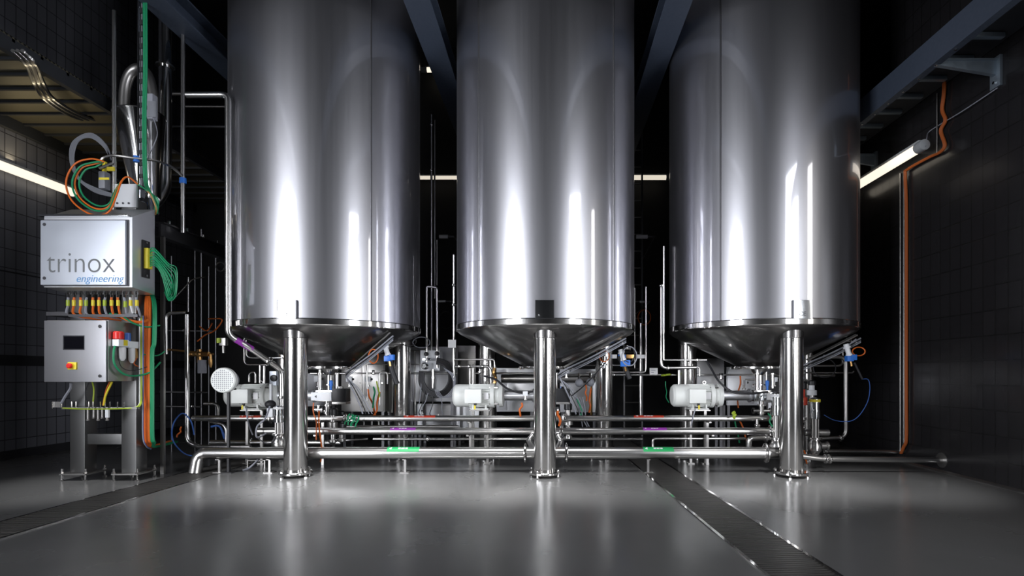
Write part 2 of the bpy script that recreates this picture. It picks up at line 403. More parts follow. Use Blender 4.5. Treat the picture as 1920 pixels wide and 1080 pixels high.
# ------------------------------------------------------------ tanks
D, RT = 6.7, 1.1
def tank(cx, lb, reflection_az, plate_x, ce):
    t = thing('storage_tank', (cx, D, 0), lb, 'tank')
    Z = Vector((0, 0, 1)); c = Vector((cx, D, 0))
    obj('shell', MB().lathe(c, Z, [(1.70, RT), (3.3, RT), (4.9, RT), (6.3, RT), (6.55, RT * .96), (6.75, RT * .8), (6.88, RT * .5), (6.92, .05)], 128), 'tank', t, ang=30)
    obj('rim_band', MB().lathe(c, Z, [(1.635, RT - .03), (1.632, RT + .004), (1.640, RT + .010), (1.695, RT + .010), (1.705, RT + .001), (1.705, RT - .03)], 128), 'rim', t)
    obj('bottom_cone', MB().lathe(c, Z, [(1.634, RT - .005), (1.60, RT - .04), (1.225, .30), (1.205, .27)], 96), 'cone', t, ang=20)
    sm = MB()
    for a in reflection_az:
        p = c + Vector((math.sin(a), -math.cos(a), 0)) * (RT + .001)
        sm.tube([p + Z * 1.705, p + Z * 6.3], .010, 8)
    obj('reflection_strip', sm, 'dark_steel', t)  # dark strips on the shell, standing in for the reflection of a column
    # outlet neck and flange under the cone
    obj('outlet_flange', MB().lathe(c, Z, [(1.170, .20), (1.170, .34), (1.185, .345), (1.205, .34), (1.21, .27)], 48), 'rim', t)
    obj('outlet_neck', MB().lathe(c, Z, [(.97, .055), (.97, .075), (.985, .075), (.99, .05), (1.10, .05), (1.14, .09), (1.172, .10)], 28), 'pipe', t)
    # three legs
    for a in (0, 2 * PI / 3, -2 * PI / 3):
        q = c + Vector((math.sin(a), -math.cos(a), 0)) * .9; q.z = 0
        sd = Vector((math.cos(a), math.sin(a), 0))
        lg = obj('leg', MB().lathe(q, Z, [(.055, .118), (.06, .12), (1.535, .12)], 40), 'leg', t)
        obj('saddle', MB().lathe(q, Z, [(1.50, .121), (1.505, .126), (1.60, .128), (1.61, .12)], 40), 'cone', lg)
        obj('foot_flange', MB().lathe(q, Z, [(.03, .12), (.03, .165), (.036, .17), (.052, .17), (.058, .165), (.058, .12)], 32), 'rim', lg)
        obj('sole_plate', MB().lathe(q, Z, [(0, .13), (.01, .14), (.016, .12)], 32), 'dull', lg)
        for k in range(4):
            an = a + PI / 4 + k * PI / 2 + .3
            p = q + Vector((math.cos(an), math.sin(an), 0)) * .165
            obj('levelling_bolt', MB().cyl(p + Z * .0, p + Z * .012, .022, 10).cyl(p + Z * .012, p + Z * .085, .009, 8).cyl(p + Z * .058, p + Z * .075, .018, 6), 'rim', lg)
    # name plate on its bracket, square to the front
    y = D - math.sqrt(max(.01, RT * RT - (plate_x - cx) ** 2)) - .028
    w = .095
    pl = obj('name_plate', MB().box((plate_x - w, y - .004, 1.695), (plate_x + w, y, 1.885), .0015), 'mirror', t)
    obj('plate_bracket', MB().box((plate_x - w - .006, y, 1.692), (plate_x - w + .006, y + .06, 1.888)).box((plate_x + w - .006, y, 1.692), (plate_x + w + .006, y + .06, 1.888)).box((plate_x - w, y, 1.692), (plate_x + w, y + .004, 1.888)), 'dark_steel', t)
    if ce:
        textmesh('CE', .062, (plate_x - .045, y - .0045, 1.722), 'ink', pl, 'ce_mark', ext=.0004, bold=.001)
        if ce > 1:
            textmesh('PTANK', .026, (plate_x - .05, y - .0045, 1.845), 'txtb', pl, 'plate_print', ext=.0004)
            obj('plate_print', MB().box((plate_x - .03, y - .0052, 1.822), (plate_x + .03, y - .004, 1.826)).box((plate_x - .024, y - .0052, 1.80), (plate_x + .024, y - .004, 1.804)), 'txtb', pl)
    return t
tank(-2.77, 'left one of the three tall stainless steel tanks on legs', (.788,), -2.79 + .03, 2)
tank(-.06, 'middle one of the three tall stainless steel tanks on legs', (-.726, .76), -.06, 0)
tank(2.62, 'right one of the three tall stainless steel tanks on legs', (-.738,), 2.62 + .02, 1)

# ------------------------------------------------------------ pump motors
def motor(x0, cx, y, z, who, grey=False):
    """x0: fan end, cx: tank axis the coupling points to"""
    X = Vector((1, 0, 0)); r = .14
    t = thing('pump_motor', (x0 + .3, y, z - .17), who, 'motor', None)
    obj('fan_cowl', MB().lathe((x0, y, z), X, [(0, r * .55), (.004, r * .8), (.03, r * .98), (.06, r), (.20, r)], 36), 'white', t)
    b = MB().lathe((x0 + .20, y, z), X, [(0, r * .86), (.26, r * .86)], 28)
    for k in range(28):
        a = 2 * PI * k / 28; d = Vector((0, math.cos(a), math.sin(a)))
        q = Vector((x0 + .33, y, z)) + d * r * .93
        b.box(q - Vector((.13, .012, .003)), q + Vector((.13, .012, .003)), 0, Matrix.Rotation(a, 3, 'X'))
    obj('finned_body', b, 'white', t)
    obj('end_shield', MB().lathe((x0 + .46, y, z), X, [(0, r * .9), (.004, r * 1.06), (.05, r * 1.08), (.06, r * .9), (.10, r * .8), (.11, r * 1.04), (.155, r * 1.0), (.17, r * .55)], 36), 'white', t)
    for k in range(4):
        a = PI / 4 + k * PI / 2; q = Vector((x0 + .455, y + math.cos(a) * r * .98, z + math.sin(a) * r * .98))
        obj('flange_bolt', MB().cyl(q, q + X * .10, .011, 6), 'rim', t)
    tb = obj('terminal_box', MB().box((x0 + .17, y - r - .085, z - .085), (x0 + .37, y - r * .8, z + .085), .012), 'white', t)
    obj('cable_gland', MB().lathe((x0 + .29, y - r - .03, z - .083), (0, 0, -1), [(0, .018), (.02, .018), (.022, .013), (.04, .012)], 12), 'black', tb)
    obj('yellow_tag', MB().box((x0 + .28, y - r - .06, z - .16), (x0 + .30, y - r - .054, z - .11)), 'yellow', tb)
    obj('rating_plate', MB().box((x0 + .39, y - r - .008, z - .04), (x0 + .45, y - r * .95, z + .04), .001), 'whitelab', t)
    obj('lifting_eye', MB().torus((x0 + .41, y, z + r + .022), (0, 1, 0), .018, .006, 16, 6), 'rim', t)
    lx = x0 + .62
    obj('lantern', MB().cyl((lx, y, z), (cx - .12, y, z), .062, 28).lathe((cx - .16, y, z), X, [(0, .05), (.0, .085), (.018, .085), (.018, .05)], 28), 'cab', t)
    obj('mounting_foot', MB().box((x0 + .22, y - .10, z - .17), (x0 + .44, y + .10, z - .155)).box((x0 + .24, y - .09, z - .155), (x0 + .26, y + .09, z - .11)).box((x0 + .40, y - .09, z - .155), (x0 + .42, y + .09, z - .11)), 'white', t)
    return t
motor(-4.0, -2.77, 6.62, .845, 'white electric motor under the left tank, beside the perforated disc')
motor(-1.20, -.06, 6.62, .845, 'white electric motor left of the middle tank front leg')
motor(1.50, 2.62, 6.62, .845, 'white electric motor under the right tank')

def saddle_frame(x, y, z, lb):
    t = thing('motor_stand', (x, y, 0), lb, 'stand')
    for dx in (-.09, .09):
        obj('upright', MB().box((x + dx - .015, y - .015, .012), (x + dx + .015, y + .015, z)), 'dull', t)
        obj('foot', MB().box((x + dx - .04, y - .04, 0), (x + dx + .04, y + .04, .012)), 'dull', t)
    obj('top_plate', MB().box((x - .13, y - .09, z), (x + .13, y + .09, z + .012)), 'dull', t)
for x0, w in ((-4.0, 'left'), (-1.20, 'middle'), (1.50, 'right')):
    saddle_frame(x0 + .33, 6.62, .66, 'thin steel stand carrying the white motor of the %s tank' % w)

# outlet valve block under each tank
def outlet(cx, w, cube):
    y = 6.62; z = .845
    t = thing('outlet_valve', (cx, y, .6), 'stainless outlet valve block under the centre of the %s tank' % w, 'valve')
    obj('valve_body', MB().box((cx - .12, y - .075, z - .07), (cx + .10, y + .075, z + .07), .015), 'pipe', t)
    obj('riser', MB().cyl((cx, 6.7, z + .05), (cx, 6.7, .968), .048, 24), 'pipe', t)
    obj('sensor_stub', MB().lathe((cx + .06, y - .03, z + .07), (0, 0, 1), [(0, .014), (.05, .014), (.05, .022), (.11, .022), (.12, .01)], 14), 'blue', t)
    obj('sight_tube', MB().lathe((cx - .07, y - .05, z + .06), (0, 0, 1), [(0, .022), (.02, .022), (.022, .032), (.035, .032), (.037, .022), (.2, .022), (.202, .034), (.22, .034), (.222, .018), (.26, .018)], 18), 'pipe', t)
    obj('sight_tube', MB().lathe((cx + .13, y - .02, z + .09), (0, 0, 1), [(0, .02), (.17, .02), (.172, .03), (.19, .03), (.2, .015)], 18), 'pipe', t)
    obj('drain_tee', MB().lathe((cx, y, z - .07), (0, 0, -1), [(0, .03), (.04, .03), (.042, .05), (.06, .05), (.062, .03), (.13, .03), (.132, .045), (.155, .045), (.157, .028), (.2, .028)], 20), 'pipe', t)
    obj('drain_cross', MB().cyl((cx - .11, y, z - .19), (cx + .13, y, z - .19), .022, 16).lathe((cx + .10, y, z - .19), (1, 0, 0), [(0, .02), (0, .038), (.02, .038), (.02, .02)], 16).lathe((cx - .11, y, z - .19), (1, 0, 0), [(0, .02), (0, .038), (.02, .038), (.02, .02)], 16), 'dull', t)
    for k in range(3):
        obj('hex_nut', MB().cyl((cx - .08 + .08 * k, y - .076, z + .03), (cx - .08 + .08 * k, y - .088, z + .03), .011, 6), 'rim', t)
    u = thing('valve_actuator', (cx, y - .14, z - .07), 'white block actuator with label on the outlet of the %s tank' % w, 'actuator')
    obj('white_housing', MB().box((cx - .13, y - .165, z - .055), (cx + .12, y - .077, z + .045), .006), 'mirror' if cube < 0 else 'white_pl', u)
    obj('print_label', MB().box((cx + .0, y - .167, z - .045), (cx + .10, y - .165, z + .03)), 'whitelab', u)
    obj('arrow_print', MB().prism([(cx - .085, z - .005), (cx - .06, z + .012), (cx - .06, z - .022)], y - .167, y - .165), 'ink', u)
    if cube > 0:
        v = thing('coil_block', (cx + .21, y - .12, z - .08), 'black cube solenoid coil right of the %s tank outlet' % w, 'coil')
        obj('coil_body', MB().box((cx + .13, y - .18, z - .07), (cx + .30, y - .03, z + .09), .008), 'black', v)
        obj('base_strip', MB().box((cx + .13, y - .182, z - .10), (cx + .30, y - .03, z - .072), .003), 'dull', v)
        obj('top_nut', MB().cyl((cx + .21, y - .10, z + .09), (cx + .21, y - .10, z + .115), .03, 6), 'rim', v)
outlet(-2.77, 'left', 1); outlet(-.06, 'middle', 1); outlet(2.62, 'right', -1)

# perforated disc at the left: fan cowl of a motor that points at the camera
c = P(417, 713, 5.9)
t = thing('motor', (c.x, c.y + .2, c.z - .16), 'motor facing us with round white perforated cowl, left of the left tank leg', 'motor')
obj('perforated_cowl', MB().lathe(c, (0, 1, 0), [(0, .04), (.0, .128), (.012, .139), (.05, .142)], 40), 'white', t)
h = MB()
for i in range(-5, 6):
    for j in range(-5, 6):
        if i * i + j * j < 27: h.cyl((c.x + i * .022, c.y - .0015, c.z + j * .022), (c.x + i * .022, c.y + .001, c.z + j * .022), .0062, 8)
obj('cooling_holes', h, 'grey_pl', t)
obj('motor_body', MB().lathe(c + Vector((0, .05, 0)), (0, 1, 0), [(0, .11), (.10, .10), (.12, .07)], 32), 'grey_pl', t)
obj('support_bracket', MB().box((c.x - .012, c.y + .10, .0), (c.x + .012, c.y + .13, c.z - .09)).box((c.x - .06, c.y + .08, c.z - .11), (c.x + .06, c.y + .16, c.z - .09)).box((c.x - .06, c.y + .06, 0), (c.x + .06, c.y + .18, .012)), 'black', t)

# ------------------------------------------------------------ header pipes along the front
def header(y, z, r, x0, x1, lb, cl, bands, ends=()):
    t = thing('header_pipe', ((x0 + x1) / 2, y, z - r), lb, 'pipe')
    pts = fillet([*(ends[0] if ends else []), Vector((x0, y, z)), Vector((x1, y, z)), *(ends[1] if len(ends) > 1 else [])], r * 2.2, 8) if ends else [Vector((x0, y, z)), Vector((x1, y, z))]
    obj('tube', MB().tube(pts, r, 28), 'pipe', t)
    for x in cl: clamp((x, y, z), (1, 0, 0), r, t, 'clamp_ferrule')
    for x, L, m, arrow in bands:
        q = MB(); n = 10   # a label wrapped over the top of the pipe
        rr = r + .0012; rs = []
        for k in range(n + 1):
            a = math.radians(20 + 75 * k / n); rs.append((y - math.cos(a) * rr, z + math.sin(a) * rr))
        vs = [[q.bm.verts.new((xx, a, b)) for a, b in rs] for xx in (x, x + L)]
        for k in range(n): q.bm.faces.new((vs[0][k], vs[1][k], vs[1][k + 1], vs[0][k + 1]))
        lab = obj('flow_label', q, m, t)
        w = MB(); a = math.radians(56); o_ = Vector((0, -math.cos(a), math.sin(a))) * (rr + .0012); s_ = Vector((0, math.sin(a), math.cos(a)))
        base = Vector((0, y, z)) + o_
        for u0, u1 in ((.34, .42), (.44, .54), (.56, .64)):
            v4 = [w.bm.verts.new(base + Vector((x + L * u, 0, 0)) + s_ * s) for u, s in ((u0, -r * .16), (u1, -r * .16), (u1, r * .16), (u0, r * .16))]; w.bm.faces.new(v4)
        v3 = [w.bm.verts.new(base + Vector((x + L * u, 0, 0)) + s_ * s) for u, s in ((.05, 0), (.14, -r * .3), (.14, r * .3))]; w.bm.faces.new(v3)
        obj('label_print', w, 'whitelab', lab)
    return t
def hx(px, y): return (px - VX) * y / F
Y1, Y2, Y3, Y4 = 6.02, 6.32, 6.45, 6.62
x = hx(372, Y1)
header(Y1, .222, .066, x, hx(1462, Y1), 'thickest horizontal steel pipe, lowest of the front pipes, bending to the floor at left',
       [hx(985, Y1), hx(1062, Y1), hx(1436, Y1)], [(hx(728, Y1), .36, 'greenlab', 1), (hx(1205, Y1), .34, 'greenlab', 1)], ([Vector((x, Y1 - .06, 0.0))],))
header(Y2, .435, .042, hx(482, Y2), hx(1450, Y2), 'horizontal steel pipe with purple labels, second lowest of the front pipes',
       [hx(524, Y2), hx(1006, Y2), hx(1052, Y2), hx(1444, Y2)], [(hx(733, Y2), .30, 'purple', 1), (hx(1205, Y2), .28, 'purple', 1)])
header(Y3, .575, .036, hx(362, Y3), hx(1465, Y3), 'horizontal steel pipe with red labels, topmost of the three front pipes',
       [hx(508, Y3), hx(648, Y3), hx(1058, Y3)], [(hx(452, Y3), .25, 'redlab', 1), (hx(758, Y3), .38, 'redlab', 1), (hx(1188, Y3), .36, 'redlab', 1)])
header(Y4, .305, .017, hx(700, Y4), hx(1205, Y4), 'thin horizontal steel pipe just above the thickest front pipe',
       [hx(803, Y4), hx(1030, Y4)], [])
header(Y4, .310, .017, hx(1224, Y4), hx(1398, Y4), 'thin horizontal steel pipe between floor drain and right tank leg', [hx(1290, Y4)], [], ([Vector((hx(1224, Y4), Y4, .12))],))
# low pipe behind, at the left
header(6.9, .225, .034, hx(395, 6.9), hx(640, 6.9), 'low steel pipe behind the thick front pipe at the left', [hx(470, 6.9)], [])
# pipes on to the right wall
pipe('steel_pipe', [(hx(1450, 6.02), 6.02, .222), (hx(1545, 6.02), 6.02, .155), (XR, 6.02, .14)], .032, 'low steel pipe running from the right leg into the right wall', rad=.1,
     collars=[((hx(1548, 6.02), 6.02, .155), (1, 0, 0)), ((hx(1555, 6.02), 6.02, .153), (1, 0, 0))])
tag(obj('wall_rosette', MB().lathe((XR, 6.02, .14), (-1, 0, 0), [(0, .085), (.008, .085), (.012, .03)], 28), 'dull'), 'round steel rosette where the low pipe enters the right wall', 'rosette')
pipe('steel_pipe', [(hx(1545, 6.75), 6.75, .135), (XR, 6.75, .13)], .026, 'steel pipe behind the low pipe, ending at the right wall', collars=[((hx(1548, 6.75), 6.75, .135), (1, 0, 0))])

# pipe supports
def support(px, y, ztop, lb):
    x = hx(px, y); t = thing('pipe_support', (x, y, 0), lb, 'support')
    obj('post', MB().box((x - .012, y - .012, .01), (x + .012, y + .012, ztop)), 'dull', t)
    obj('foot_plate', MB().box((x - .05, y - .05, 0), (x + .05, y + .05, .01)), 'dull', t)
    obj('saddle', MB().box((x - .02, y - .05, ztop), (x + .02, y + .05, ztop + .008)), 'dull', t)
for px, zt, w in ((412, .148, 'first from the left'), (506, .148, 'just left of the left front leg'), (760, .148, 'under the green label between left and middle leg'), (1215, .148, 'beside the drain between middle and right leg')):
    support(px, Y1, zt, 'small post carrying the thickest front pipe, ' + w)
for px, w in ((600, 'right of the left front leg'), (880, 'below the middle motor'), (1330, 'below the right motor')):
    x = hx(px, Y3); t = thing('pipe_rack', (x, 6.55, 0), 'slim steel rack post behind the front pipes, ' + w, 'rack')
    obj('post', MB().box((x - .015, 6.52, 0), (x + .015, 6.55, .60)), 'dull', t)
    obj('arm', MB().box((x - .015, 6.30, .375), (x + .015, 6.52, .392)), 'dull', t)
    obj('arm', MB().box((x - .015, 6.41, .522), (x + .015, 6.52, .538)), 'dull', t)

# ------------------------------------------------------------ small process pipes and verticals
def V(lb, r, *pts, m='pipe', rad=.07, cl=(), name='steel_pipe', group=None):
    return pipe(name, [P(*p) for p in pts], r, lb, m=m, rad=rad, collars=[(P(*c), a) for c, a in cl], group=group)
XA, ZA = (1, 0, 0), (0, 0, 1)
# left of tank 1
V('tall steel pipe hugging the left tank, sloping along its cone with a purple mark', .032, (350, 178, 5.8), (428, 178, 5.8), (428, 628, 5.8), (465, 650, 5.95), (528, 694, 6.28), (530, 830, 6.28), cl=[((505, 678, 6.16), (.55, .3, -.4)), ((530, 745, 6.28), ZA)])
tag(obj('pipe_mark', MB().cyl(P(442, 636.5, 5.856), P(473, 655, 5.991), .0345, 18), 'purple'), 'purple label band around the sloping pipe under the left tank', 'label')
V('steel pipe dropping at the far left and bending right near the floor', .027, (351, 590, 6.4), (351, 828, 6.4), (372, 838, 6.4), (470, 838, 6.4), rad=.12)
V('tall vertical steel pipe right of the big polished duct', .022, (343, 60, 6.2), (343, 437, 6.2))
V('vertical steel tube rising behind the orange cable loops', .020, (214, 20, 5.75), (214, 395, 5.75))
V('large vertical polished pipe left of the left tank', .068, (310, 30, 6.5), (310, 352, 6.5), (296, 375, 6.4), (268, 400, 6.3), m='duct', rad=.2, name='duct_pipe')
V('bent tube on the dark pipework left of the left tank, with brass corner', .020, (312, 664, 6.5), (312, 588, 6.5), (350, 586, 6.5))
V('horizontal tube joining the brass valves left of the left tank', .013, (312, 655, 6.5), (400, 664, 6.5), m='brass')
V('thin vertical pipe behind the dark frame left of the left tank', .012, (353, 520, 6.7), (353, 585, 6.7))
V('thin slanted rod left of the left tank', .008, (322, 565, 6.6), (362, 522, 6.6), (384, 520, 6.6), m='dull')
V('horizontal upper pipe far left behind the ducts', .02, (343, 176, 6.9), (300, 176, 6.9), m='dull')
V('dark horizontal cross pipe left of the left tank top', .016, (345, 200, 7.4), (428, 200, 7.4), m='dull')
V('thick dark cross pipe near the walkway, left of the left tank', .03, (250, 238, 8.2), (425, 238, 8.2), m='dark_steel')
V('bracket pipe left of the left motor low down', .02, (383, 757, 6.8), (409, 757, 6.8), (409, 785, 6.8), m='dull')
V('curved pipe between thick and red-labelled pipes at the left', .018, (395, 791, 6.6), (424, 796, 6.6), (424, 830, 6.6), m='pipe', rad=.1)
# around tank 1 cone
V('square bent pipe loop under the left tank cone, outer one', .013, (500, 684, 6.9), (458, 684, 6.9), (458, 632, 6.9), (470, 632, 6.9))
V('square bent pipe loop under the left tank cone, inner one', .012, (530, 671, 6.85), (462, 671, 6.85), (462, 638, 6.85))
V('arched pipe above the left motor', .013, (467, 716, 6.9), (467, 700, 6.9), (479, 697, 6.9), (479, 718, 6.9))
V('vertical pipe above the left motor, left one of a pair', .012, (487, 718, 6.9), (487, 684, 6.9))
V('vertical pipe above the left motor, right one of a pair', .016, (495, 745, 6.95), (495, 684, 6.95))
V('long thin horizontal pipe under the left tank cone', .012, (582, 700, 7.3), (792, 700, 7.3), cl=[((700, 700, 7.3), XA)])
V('thin horizontal pipe between left tank and white control box', .009, (690, 683, 7.4), (786, 683, 7.4))
V('arched pipe under the right side of the left tank cone', .014, (712, 760, 7.3), (712, 697, 7.3), (727, 697, 7.3), (727, 720, 7.3))
V('slim riser right of the left tank outlet', .013, (688, 752, 7.2), (688, 684, 7.2))
# gap between tank 1 and 2
V('tall thin pipe in the left gap, rising to the roof, left one', .016, (809, 690, 7.5), (809, 215, 7.5), cl=[((809, 320, 7.5), ZA), ((809, 235, 7.5), ZA)])
V('tall thin pipe in the left gap, rising to the roof, right one', .012, (815, 560, 7.6), (815, 225, 7.6), m='dull')
V('vertical pipe in the left gap, ending at a small crossbar', .018, (800, 690, 7.3), (800, 537, 7.3), (819, 539, 7.3), (820, 690, 7.3), rad=.03)
V('slender vertical pipe in the left gap behind the pair', .012, (819, 535, 7.7), (819, 450, 7.7), m='dull')
V('vertical pipe beside the left edge of the middle tank', .020, (851, 745, 7.2), (851, 478, 7.2), cl=[((851, 535, 7.2), ZA), ((851, 572, 7.2), ZA)])
V('faint thin pipe close to the right edge of the left tank', .010, (786, 620, 7.6), (786, 545, 7.6), m='dull')
V('horizontal pipe left below the middle tank cone, upper one', .013, (853, 674, 7.0), (927, 674, 7.0), (928, 690, 7.0), rad=.03)
V('horizontal pipe left below the middle tank cone, lower one', .016, (853, 687, 7.0), (920, 687, 7.0), (921, 722, 7.0), cl=[((862, 687, 7.0), XA), ((905, 687, 7.0), XA), ((880, 687, 7.0), XA)])
V('short vertical pipe behind the middle motor, left one', .013, (881, 722, 7.05), (881, 690, 7.05))
V('short vertical pipe behind the middle motor, right one', .013, (887, 722, 7.05), (887, 690, 7.05))
V('horizontal pipe behind the middle motor at the cone tip', .013, (890, 700, 7.4), (1000, 700, 7.4), m='dull')
# gap between tank 2 and 3
V('horizontal thin pipe right of the middle tank leg, upper one', .009, (1085, 685, 7.3), (1188, 685, 7.3))
V('horizontal pipe right of the middle leg bending up in the right gap', .013, (1100, 698, 7.1), (1211, 698, 7.1), (1211, 538, 7.1), rad=.05)
V('long horizontal pipe from the middle leg toward the right motor', .016, (1050, 703, 7.25), (1262, 703, 7.25), cl=[((1150, 703, 7.25), XA)])
V('vertical bright pipe in the right gap, tapering at its top', .018, (1201, 780, 7.3), (1201, 606, 7.3))
V('faint thin pipe at the right edge of the middle tank', .010, (1190, 690, 7.3), (1190, 540, 7.3), m='dull')
V('tall double-bent pipe in the right gap, thicker left one', .020, (1305, 689, 6.8), (1240, 690, 6.8), (1240, 535, 6.8), cl=[((1240, 536, 6.8), ZA), ((1252, 690, 6.8), XA)])
V('tall pipe in the right gap, slimmer right one', .012, (1325, 675, 6.75), (1244.5, 675, 6.75), (1244.5, 462, 6.75), cl=[((1306, 675, 6.75), XA)], rad=.01)
V('thin copper-tinted pipe at the left edge of the right tank', .012, (1256, 625, 7.5), (1256, 465, 7.5), m='brass')
V('short vertical pipe behind the right motor, thicker', .020, (1273, 725, 7.0), (1273, 694, 7.0))
V('bent stub pipe above the right motor', .012, (1300, 688, 7.0), (1312, 688, 7.0), (1312, 705, 7.0))
V('long horizontal pipe under the right tank cone', .012, (1232, 703, 7.3), (1462, 703, 7.3))
V('short horizontal pipe behind the right tank outlet', .012, (1398, 712, 7.3), (1420, 712, 7.3))
V('vertical stub pipe right of the right tank outlet', .012, (1437, 725, 7.1), (1437, 690, 7.1))
# right of tank 3
V('vertical steel pipe right of the right tank leg, bending left at the bottom', .026, (1545, 669, 6.9), (1586, 669, 6.9), (1586, 820, 6.9), (1540, 822, 6.9), rad=.1, cl=[((1576, 821.5, 6.9), XA)])
V('horizontal thin pipe right of the right leg with raised end', .013, (1505, 686, 7.0), (1580, 686, 7.0), (1580, 650, 7.0))
V('horizontal rod with ball end right of the right leg', .010, (1508, 699, 7.0), (1598, 699, 7.0), (1601, 696, 7.0), rad=.01)
V('dull horizontal pipe right of the right leg', .018, (1508, 704, 7.15), (1565, 704, 7.15), m='dull')
V('short fat pipe stub right of the right leg, level with the purple-labelled pipe', .042, (1508, 811, 6.35), (1553, 811, 6.35), cl=[((1530, 811, 6.35), XA)])
V('curved stainless elbow left of the right front leg', .034, (1404, 838, 6.35), (1404, 822, 6.35), (1432, 820, 6.35), (1462, 822, 6.35), rad=.13, cl=[((1436, 820.5, 6.35), XA)])
V('curved elbow hugging the middle front leg, left side', .03, (1000, 815, 6.28), (990, 826, 6.28), (1000, 842, 6.15), rad=.1)
V('curved elbow hugging the middle front leg, right side', .03, (1044, 815, 6.28), (1052, 828, 6.28), (1044, 842, 6.15), rad=.1)
V('vertical link between red- and purple-labelled pipes left of the right leg', .022, (1420, 786, 6.4), (1420, 812, 6.4), cl=[((1420, 798, 6.4), ZA)])
# wall conduits right
V('thin steel conduit up the dark right wall, far one', .010, (1688, 846, 6.72), (1688, 325, 6.72), m='dull')
V('thin dark green conduit beside the orange cable on the right wall', .008, (1695, 838, 6.62), (1695, 330, 6.62), m='dull')
V('short steel conduit beside the upper orange cable', .008, (1757, 290, 6.05), (1757, 175, 6.05), m='dull')
rnd0 = random.Random(5)

# ------------------------------------------------------------ control column at the left
def box_px(b, x0, y0, x1, y1, d, depth, bev=0): 
    a = P(x0, y1, d); c = P(x1, y0, d); return b.box((a.x, d, a.z), (c.x, d + depth, c.z), bev)
t = thing('control_column', (-4.7, 5.68, 0), 'steel double post column on levelling feet carrying both control boxes at the left', 'column')
for x in (-5.045, -4.505):
    p = obj('post', MB().box((x, 5.60, .075), (x + .155, 5.755, 2.0 if x < -5 else 2.95), .006), 'post', t)
    q = obj('base_plate', MB().box((x - .06, 5.54, .062), (x + .215, 5.815, .075)), 'dull', t)
    for dx in (-.045, .20):
        for y in (5.555, 5.80):
            obj('levelling_bolt', MB().cyl((x + dx, y, 0), (x + dx, y, .012), .02, 10).cyl((x + dx, y, .01), (x + dx, y, .125), .009, 8).cyl((x + dx, y, .076), (x + dx, y, .092), .018, 6), 'rim', q)
obj('crossbar', MB().box((-4.89, 5.63, .37), (-4.505, 5.72, .48), .004), 'post', t)
obj('head_plate', MB().box((-4.56, 5.58, 2.86), (-4.33, 5.60, 3.10)).box((-4.56, 5.60, 2.86), (-4.54, 5.78, 3.10)), 'cab', t)
for x in (-4.53, -4.47, -4.41): obj('plate_hole', MB().cyl((x, 5.582, 2.90), (x, 5.575, 2.90), .011, 12), 'ink', t)
# upper cabinet
t = thing('junction_cabinet', (-4.6, 5.45, 1.97), 'bright steel cabinet with large grey and blue lettering on its door, upper left', 'cabinet')
fx0, fx1 = -5.05, -4.155
obj('body', MB().prism([(5.30, 1.975), (5.60, 1.945), (5.60, 2.84), (5.30, 2.675)], fx0 + .02, fx1, 'X'), 'cab', t)
obj('rain_edge', MB().box((fx0 - .01, 5.262, 2.672), (fx1 - .02, 5.33, 2.69), .002), 'mirror', t)
dr = obj('door', MB().box((fx0 + .015, 5.265, 1.995), (fx1 - .045, 5.298, 2.632), .006), 'door', t)
obj('door_gasket', MB().box((fx0 + .012, 5.292, 1.985), (fx1 - .03, 5.302, 2.645)), 'ink', t)
for x, z in ((fx0 + .055, 2.59), (fx0 + .055, 2.06)):
    obj('lock_screw', MB().cyl((x, 5.262, z), (x, 5.268, z), .016, 14).box((x - .012, 5.259, z - .003), (x + .012, 5.263, z + .003)), 'ink', dr)
textmesh('trinox', .305, (fx0 + .075, 5.2635, 2.115), 'txt', dr, ext=.0006, sx=.90, bold=-.004)
textmesh('engineering', .103, (-4.685, 5.2635, 2.022), 'txtb', dr, ext=.0006, shear=.25, sx=.98)
obj('cable_entry_frame', MB().box((fx1, 5.42, 2.10), (fx1 + .012, 5.52, 2.48), .003), 'black', t)
for z in (2.12, 2.46): obj('frame_screw', MB().cyl((fx1 + .01, 5.47, z), (fx1 + .02, 5.47, z), .014, 8), 'rim', t)
obj('cable_seal', MB().box((fx1 + .008, 5.435, 2.19), (fx1 + .05, 5.505, 2.40), .008), 'yellow', t)
gx = [128 + 11.6 * k for k in range(12)]
for k, gxx in enumerate(gx):
    q = P(gxx, 545, 5.45); q.z = 1.955
    obj('cable_gland', MB().lathe(q, (0, 0, -1), [(-.01, .017), (.012, .017), (.013, .021), (.03, .021), (.032, .014), (.06, .013)], 10), 'rim', t)
cols = ['greyc', 'orange', 'orange', 'greyc', 'orange', 'orange', 'greyc', 'orange', 'orange', 'greyc', 'whitelab', 'greyc']
gl = {'greyc': 'grey', 'orange': 'orange', 'whitelab': 'pale grey'}
for k, gxx in enumerate(gx):
    q = P(gxx, 545, 5.45)
    e1 = P(gxx + random.uniform(-2, 2) + (3 if k > 7 else 0), 572, 5.45); e2 = P(gxx + 4 + k * .3, 592, 5.5)
    e3 = P(gxx * .4 + 262 * .6, 602 - k * .3, 5.62); e4 = P(272 + k * .5, 608 + k, 5.68)
    c = cable('drop_cable', [(q.x, 5.45, 1.90), e1, e2, e3, e4], .011, cols[k], '%s cable dropping from gland under the lettered cabinet, %s from the left' % (gl[cols[k]], ['first', 'second', 'third', 'fourth', 'fifth', 'sixth', 'seventh', 'eighth', 'ninth', 'tenth', 'eleventh', 'last'][k]), group='drop cables under the lettered cabinet')
    tg = (Vector((q.x, 5.45, 1.90)).lerp(e1, .75 if k != 9 else .9))
    obj('yellow_tag', MB().cyl(tg - Vector((0, 0, .03)), tg + Vector((0, 0, .03)), .0155, 8), 'yellow' if k % 3 else 'ygreen', c)
